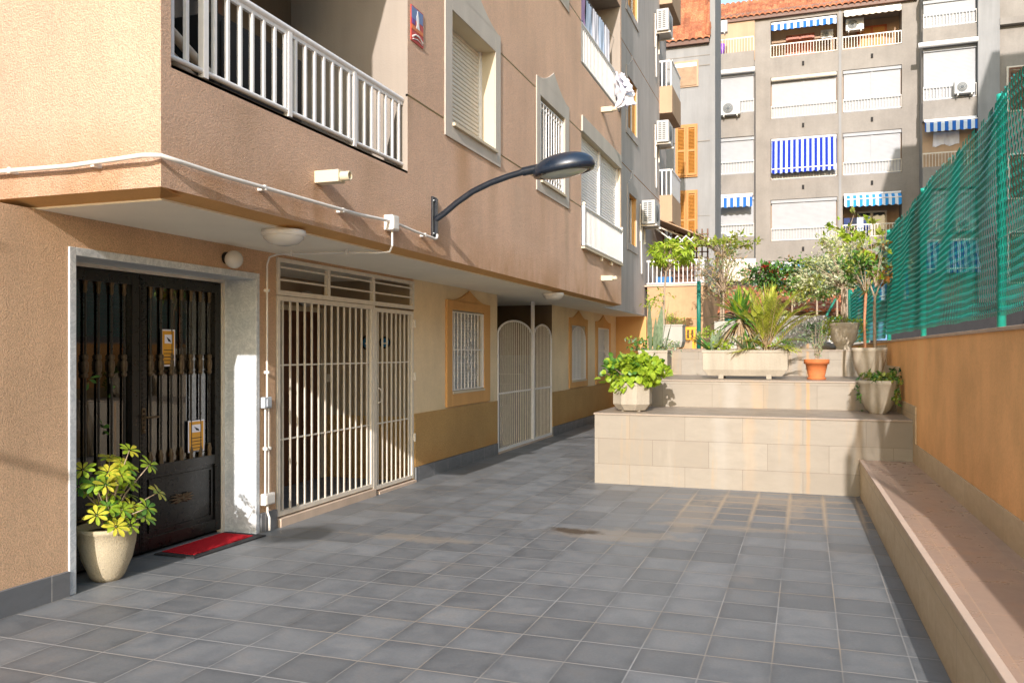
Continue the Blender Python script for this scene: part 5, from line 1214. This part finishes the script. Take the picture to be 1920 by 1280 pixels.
for k in range(5):
    for cx in (-.15,2.95): b=MB(); b.box(cx-.05,cx+.05,FY-.05,FY,15.6-P_*k,15.8-P_*k); build('drain_outlet',b,M['dark'],fb)
def far_blind(par,x0,x1,y,z0,z1,rail=True,split=True,box=True):
    b=MB(); n=int((z1-z0)/.09)
    b.box(x0+.03,x1-.03,y-.0,y+.05,z0,z1,0)
    if box: b.box(x0,x1,y-.07,y+.02,z1-.16,z1,0)
    if split: b.box((x0+x1)/2-.045,(x0+x1)/2+.045,y-.03,y,z0,z1-.16,0)
    bl=build('blind',b,M['shutter_far'],par)
    if rail:
        b=MB(); yy=y-.14; b.box(x0,x1,yy,yy+.03,z0+.60,z0+.64); b.box(x0,x1,yy,yy+.03,z0+.04,z0+.07)
        n=int((x1-x0)/.13)
        for i in range(n+1): xx=x0+(x1-x0-.02)*i/n; b.box(xx,xx+.018,yy+.006,yy+.024,z0+.07,z0+.60)
        build('railing',b,M['cream_metal'],bl)
    return bl
for k in range(5):
    zb=16.12-P_*k
    for j,c_ in enumerate((CA,CB)):
        if k==0 or (k==3 and j==1):
            b=MB(); yy=FY+.05; b.box(c_[0],c_[1],yy,yy+.04,zb+.62,zb+.67); b.box(c_[0],c_[1],yy,yy+.03,zb+.05,zb+.08)
            n=int((c_[1]-c_[0])/.13)
            for i in range(n+1): xx=c_[0]+(c_[1]-c_[0]-.03)*i/n; b.box(xx,xx+.022,yy,yy+.022,zb+.08,zb+.62)
            build('railing',b,M['cream_metal'],fb)
            b=MB(); a=c_[0]+.7; b.box(a,a+1.35,FY+1.2,FY+1.28,zb,zb+1.45,0)
            b.box(a+.1,a+.62,FY+1.17,FY+1.2,zb+.1,zb+1.35,1); b.box(a+.73,a+1.25,FY+1.17,FY+1.2,zb+.1,zb+1.35,1)
            build('balcony_door',b,[M['redwood'] if k==0 else M['cream_metal'],M['wood'] if (k==0 and j==1) else M['redwood'] if k==0 else M['win']],fb)
        elif (k,j)==(2,0): far_blind(fb,c_[0]+.02,c_[1]-.02,FY+.12,zb,zb+2.0,True,False)
        else: far_blind(fb,c_[0]+.02,c_[1]-.02,FY+.12,zb,zb+2.05,True,True,True)
# left bay
LB=(-4.12,-2.38); LY=42.0
b=MB(); b.box(LB[0],LB[1],LY+.25,FY,3,15.5)
for za,zc in ((12.0,13.15),(9.1,10.2),(6.05,7.15),(3.2,4.1)): b.box(LB[0]-.02,LB[1],LY,LY+.26,za,zc)
b.box(LB[0],LB[1],LY,LY+.26,15.1,16.1)
build('bay',b,M['farwall'],fb,.01)
b=MB(); b.box(-6,-2.42,FY-.1,FY-.02,16.1,18.2); build('attic_wall',b,M['peach'],fb)
for za,zc in ((13.15,15.1),(10.2,12.0),(7.15,9.1)): far_blind(fb,LB[0],LB[1],LY+.14,za,zc,True,False)
b=MB()
for xx in (LB[0],LB[1]-.02): b.box(xx,xx+.02,LY+.02,LY+.05,16.1,16.8)
b.box(LB[0],LB[1],LY+.02,LY+.05,16.75,16.8); 
for i in range(13): b.box(LB[0]+.13*i,LB[0]+.13*i+.015,LY+.02,LY+.04,16.1,16.75)
build('railing',b,M['cream_metal'],fb)
# right bay, pilaster, end wall
RB=(5.0,7.2); RY=42.3
b=MB(); b.box(RB[0],RB[1],RY+.4,FY,2,18.2,0)
for za,zc in ((15.4,16.3),(12.1,13.0),(9.0,10.0),(5.9,6.9),(2.5,3.6)): b.box(RB[0],RB[1],RY,RY+.42,za,zc,0)
b.box(RB[0],RB[1],RY,RY+.42,17.6,18.2,0)
build('bay',b,M['farwall'],fb,.01)
b=MB(); b.box(RB[0]+.03,RB[1]-.03,RY+.35,RY+.41,10.0,12.1); b.box(RB[0]+.03,RB[1]-.03,RY+.35,RY+.41,6.9,9.0); build('bay_back',b,M['peach'],fb)
far_blind(fb,RB[0]+.02,RB[1]-.02,RY+.16,16.3,17.6,True,False); far_blind(fb,RB[0]+.02,RB[1]-.02,RY+.16,13.0,15.4,True,False); far_blind(fb,RB[0]+.02,RB[1]-.02,RY+.16,6.95,8.9,True,False)
b=MB(); yy=RY+.04; b.box(RB[0],RB[1],yy,yy+.04,10.6,10.65)
for i in range(17): b.box(RB[0]+.13*i,RB[0]+.13*i+.02,yy,yy+.02,10.0,10.6)
build('railing',b,M['cream_metal'],fb)
b=MB(); b.box(7.2,8.05,42.1,FY,0,20); build('pilaster',b,M['grey'],fb)
b=MB(); b.box(8.05,16,42.35,FY,0,19,0); b.box(8.05,16,42.1,42.36,0,11.5,0); b.box(8.05,16,42.05,42.36,16.0,16.3,0); build('end_wall',b,M['farwall'],fb)
for za,zc in ((12.2,14.2),(8.3,10.3),(4.6,6.9),(1,3.2)):
    b=MB(); y_=42.3 if za>11.5 else 42.06; b.box(8.35,9.9,y_,y_+.06,za,zc,0); wn=build('window',b,M['cream_metal'],fb); shutters_pair(wn,8.42,9.83,y_-.005,za+.07,zc-.07,'darkwood')
# air conditioners and awnings there
aircon_front(-3.45,41.98,13.02,'large fan air conditioner on the left bay of the far building, above the checked awning',.95)
aircon_front(-3.7,41.98,6.75,'air conditioner low on the left bay of the far building, just above the plants',.95)
aircon_front(6.65,42.28,13.12,'air conditioner on the right bay of the far building',.85)
aircon_front(2.2,44.0,17.1,'air conditioner high in the right-hand top loggia of the far building',.85)
aircon_front(-4.0,41.9,17.0,'air conditioner on the left edge of the far building under the roof',.85)
aircon_front(.95,44.2,16.95,'air conditioner in the upper corner of the left-hand top loggia',.6)
aircon_front(6.7,42.28,7.0,'air conditioner on the right bay seen through the green fence',.85)
def awning(x0,x1,y,z0,drop,out,val,mat,label,kind='drop',wave=.05):
    t=thing('awning',label,'awning',((x0+x1)/2,y,z0),'awnings on the far building')
    b=MB(); n=int((x1-x0)/.05); vs=[];fs=[]
    for i in range(n+1):
        x=x0+(x1-x0)*i/n; wv=wave*abs(math.sin(math.pi*(x-x0)/.28))
        vs+=[(x,y,z0),(x,y-out,z0-drop),(x,y-out-.01,z0-drop-val-wv),(x,y+.006,z0-.006),(x,y-out+.006,z0-drop-.006),(x,y-out+.004,z0-drop-val-wv)]
    for i in range(n):
        a=i*6; fs+=[(a,a+6,a+7,a+1),(a+1,a+7,a+8,a+2),(a+3,a+4,a+10,a+9),(a+4,a+5,a+11,a+10)]
    b.add(vs,fs); build('canvas',b,M[mat],t)
    b=MB(); b.tube([(x0,y-out,z0-drop),(x1,y-out,z0-drop)],.03,6); build('front_bar',b,M['white'],t); b=MB(); b.tube([(x0,y,z0+.03),(x1,y,z0+.03)],.06,8); build('roller',b,M['white'],t); return t
awning(CA[0]+.05,CA[1]-.05,43.45,17.75,.12,.35,.28,'stripe_blue','blue and white scalloped awning over the left-hand top loggia')
awning(CB[0]+.05,CB[1]-.05,43.45,17.9,.12,.3,.16,'canvas_cream','faded pale awning over the right-hand top loggia')
awning(CA[0]+.05,CA[1]-.05,43.40,12.0,1.45,.25,.16,'stripe_deep','deep blue striped awning pulled down over a balcony in the middle of the far building',wave=.07)
awning(LB[0]+.05,LB[1]-.05,41.95,9.15,.15,.5,.42,'stripe_blue','checked blue awning on the left bay of the far building',wave=.08)
awning(CB[0]+.05,CB[1]-.05,43.40,9.1,.25,.35,.30,'stripe_sky','sky-blue striped awning over the laundry balcony, right of the middle column',wave=.07)
awning(RB[0]+.05,RB[1]-.05,42.25,12.05,.1,.3,.42,'stripe_blue','blue awning valance under the right bay, above the hanging sheets',wave=.04)
awning(CA[0]-.05,CA[1],43.35,5.9,1.5,.7,.16,'stripe_sky','light blue striped awning low down behind the red-flowered bush')
awning(CB[0],CB[1]+.2,43.35,5.9,1.7,.7,.16,'stripe_blue','long blue awning low down behind the fence corner')
awning(RB[0]+.05,RB[1],42.2,6.6,1.3,.6,.16,'stripe_deep','dark blue awning on the right bay seen through the green fence')
t=awning(LB[0]+.2,LB[1]+.1,41.9,6.0,.9,1.2,.12,'canvas_cream','cream awning under the left bay of the far building')
# rolled blinds, laundry, buckets
b=MB(); b.tube([(CA[0]+.05,43.45,15.02),(CA[1]-.05,43.45,15.02)],.10,10); tag(build('rolled_awning',b,M['canvas_cream'],None,0,(0,43.45,15)),'rolled beige awning above the left-hand column of white blinds','awning')
b=MB(); b.tube([(LB[0],41.9,15.15),(LB[1]+.05,41.9,15.15)],.12,10); tag(build('rolled_awning',b,M['white'],None,0,(-3.2,41.9,15.1)),'rolled white awning box on top of the left bay','awning')
b=MB(); b.tube([(RB[0]-.2,42.15,15.5),(RB[1],42.15,15.5)],.12,10); tag(build('rolled_awning',b,M['white'],None,0,(6,42.15,15.5)),'rolled white awning box on the right bay of the far building','awning')
GL2='laundry on the far building'
for i,(x,m_) in enumerate(((1.85,'cloth_navy'),(2.15,'cloth_dark'),(2.45,'cloth_blue'),(2.75,'cloth_navy'))):
    o=cloth('hanging_cloth',0,0,0,.28,.75,m_,('first','second','third','fourth')[i]+' garment from the left on the airer under the sky-blue awning',GL2,i); o.location=(x,43.9,8.1); o.rotation_euler=(0,0,rad(90))
for i,x in enumerate((5.75,6.25)):
    o=cloth('hanging_cloth',0,0,0,.55,.6,'cloth',('left','right')[i]+' crumpled sheet hanging under the blue valance of the right bay',GL2,i+3,.05); o.location=(x,42.6,11.6); o.rotation_euler=(0,0,rad(90))
t=thing('bucket','purple bucket on the roof balcony at the left edge of the far building','bucket',(-3.95,42.0,16.1)); b=MB(); b.lathe([(0,0),(.16,0),(.2,.5),(.17,.5),(.15,.1)],(-3.95,42.2,16.12),16); build('pail',b,plain('purple_plastic',(.25,.08,.5),.4),t)
t=thing('neighbour_building','tall block beyond the right-hand fence, outside the view, shading the far bays','building',(9,20,0))
b=MB(); b.box(6.3,9.9,18,24,0,19.2); b.box(9.9,16,18,24,0,22.2); build('wall',b,M['farwall'],t)
t=thing('reflected_house','low brick-red house beyond the right-hand fence, outside the view, added to redden the door glass reflection','building',(8,4,0))  # unseen red house added for its reflection in the entrance door
b=MB(); b.box(6.6,11,-3,14,0,6.2); build('wall',b,stucco('brick_red_render',(.45,.11,.05),20,.3,.004),t); b=MB(); b.box(6.3,11.2,-3.2,14.2,6.2,6.4); build('roof_slab',b,M['clay'],t)
b=MB(); b.box(1.6,14,24.0,24.25,0,2.85); tag(build('garden_wall',b,plain('shade_dark_render',(.02,.02,.022),.8),None,0,(7,24,0)),'yard wall darkened in colour for shade, seen just above the cap of the orange wall through the fence','wall')  # near-black colour stands for shade; the sun still reaches this wall
b=MB(); b.box(1.5,1.9,22.8,22.85,1.9,2.35); tag(build('tarpaulin',b,plain('blue_tarp',(.12,.25,.45),.6),None,0,(1.7,22.8,1.9)),'pale blue tarpaulin hanging low behind the green fence','tarpaulin')
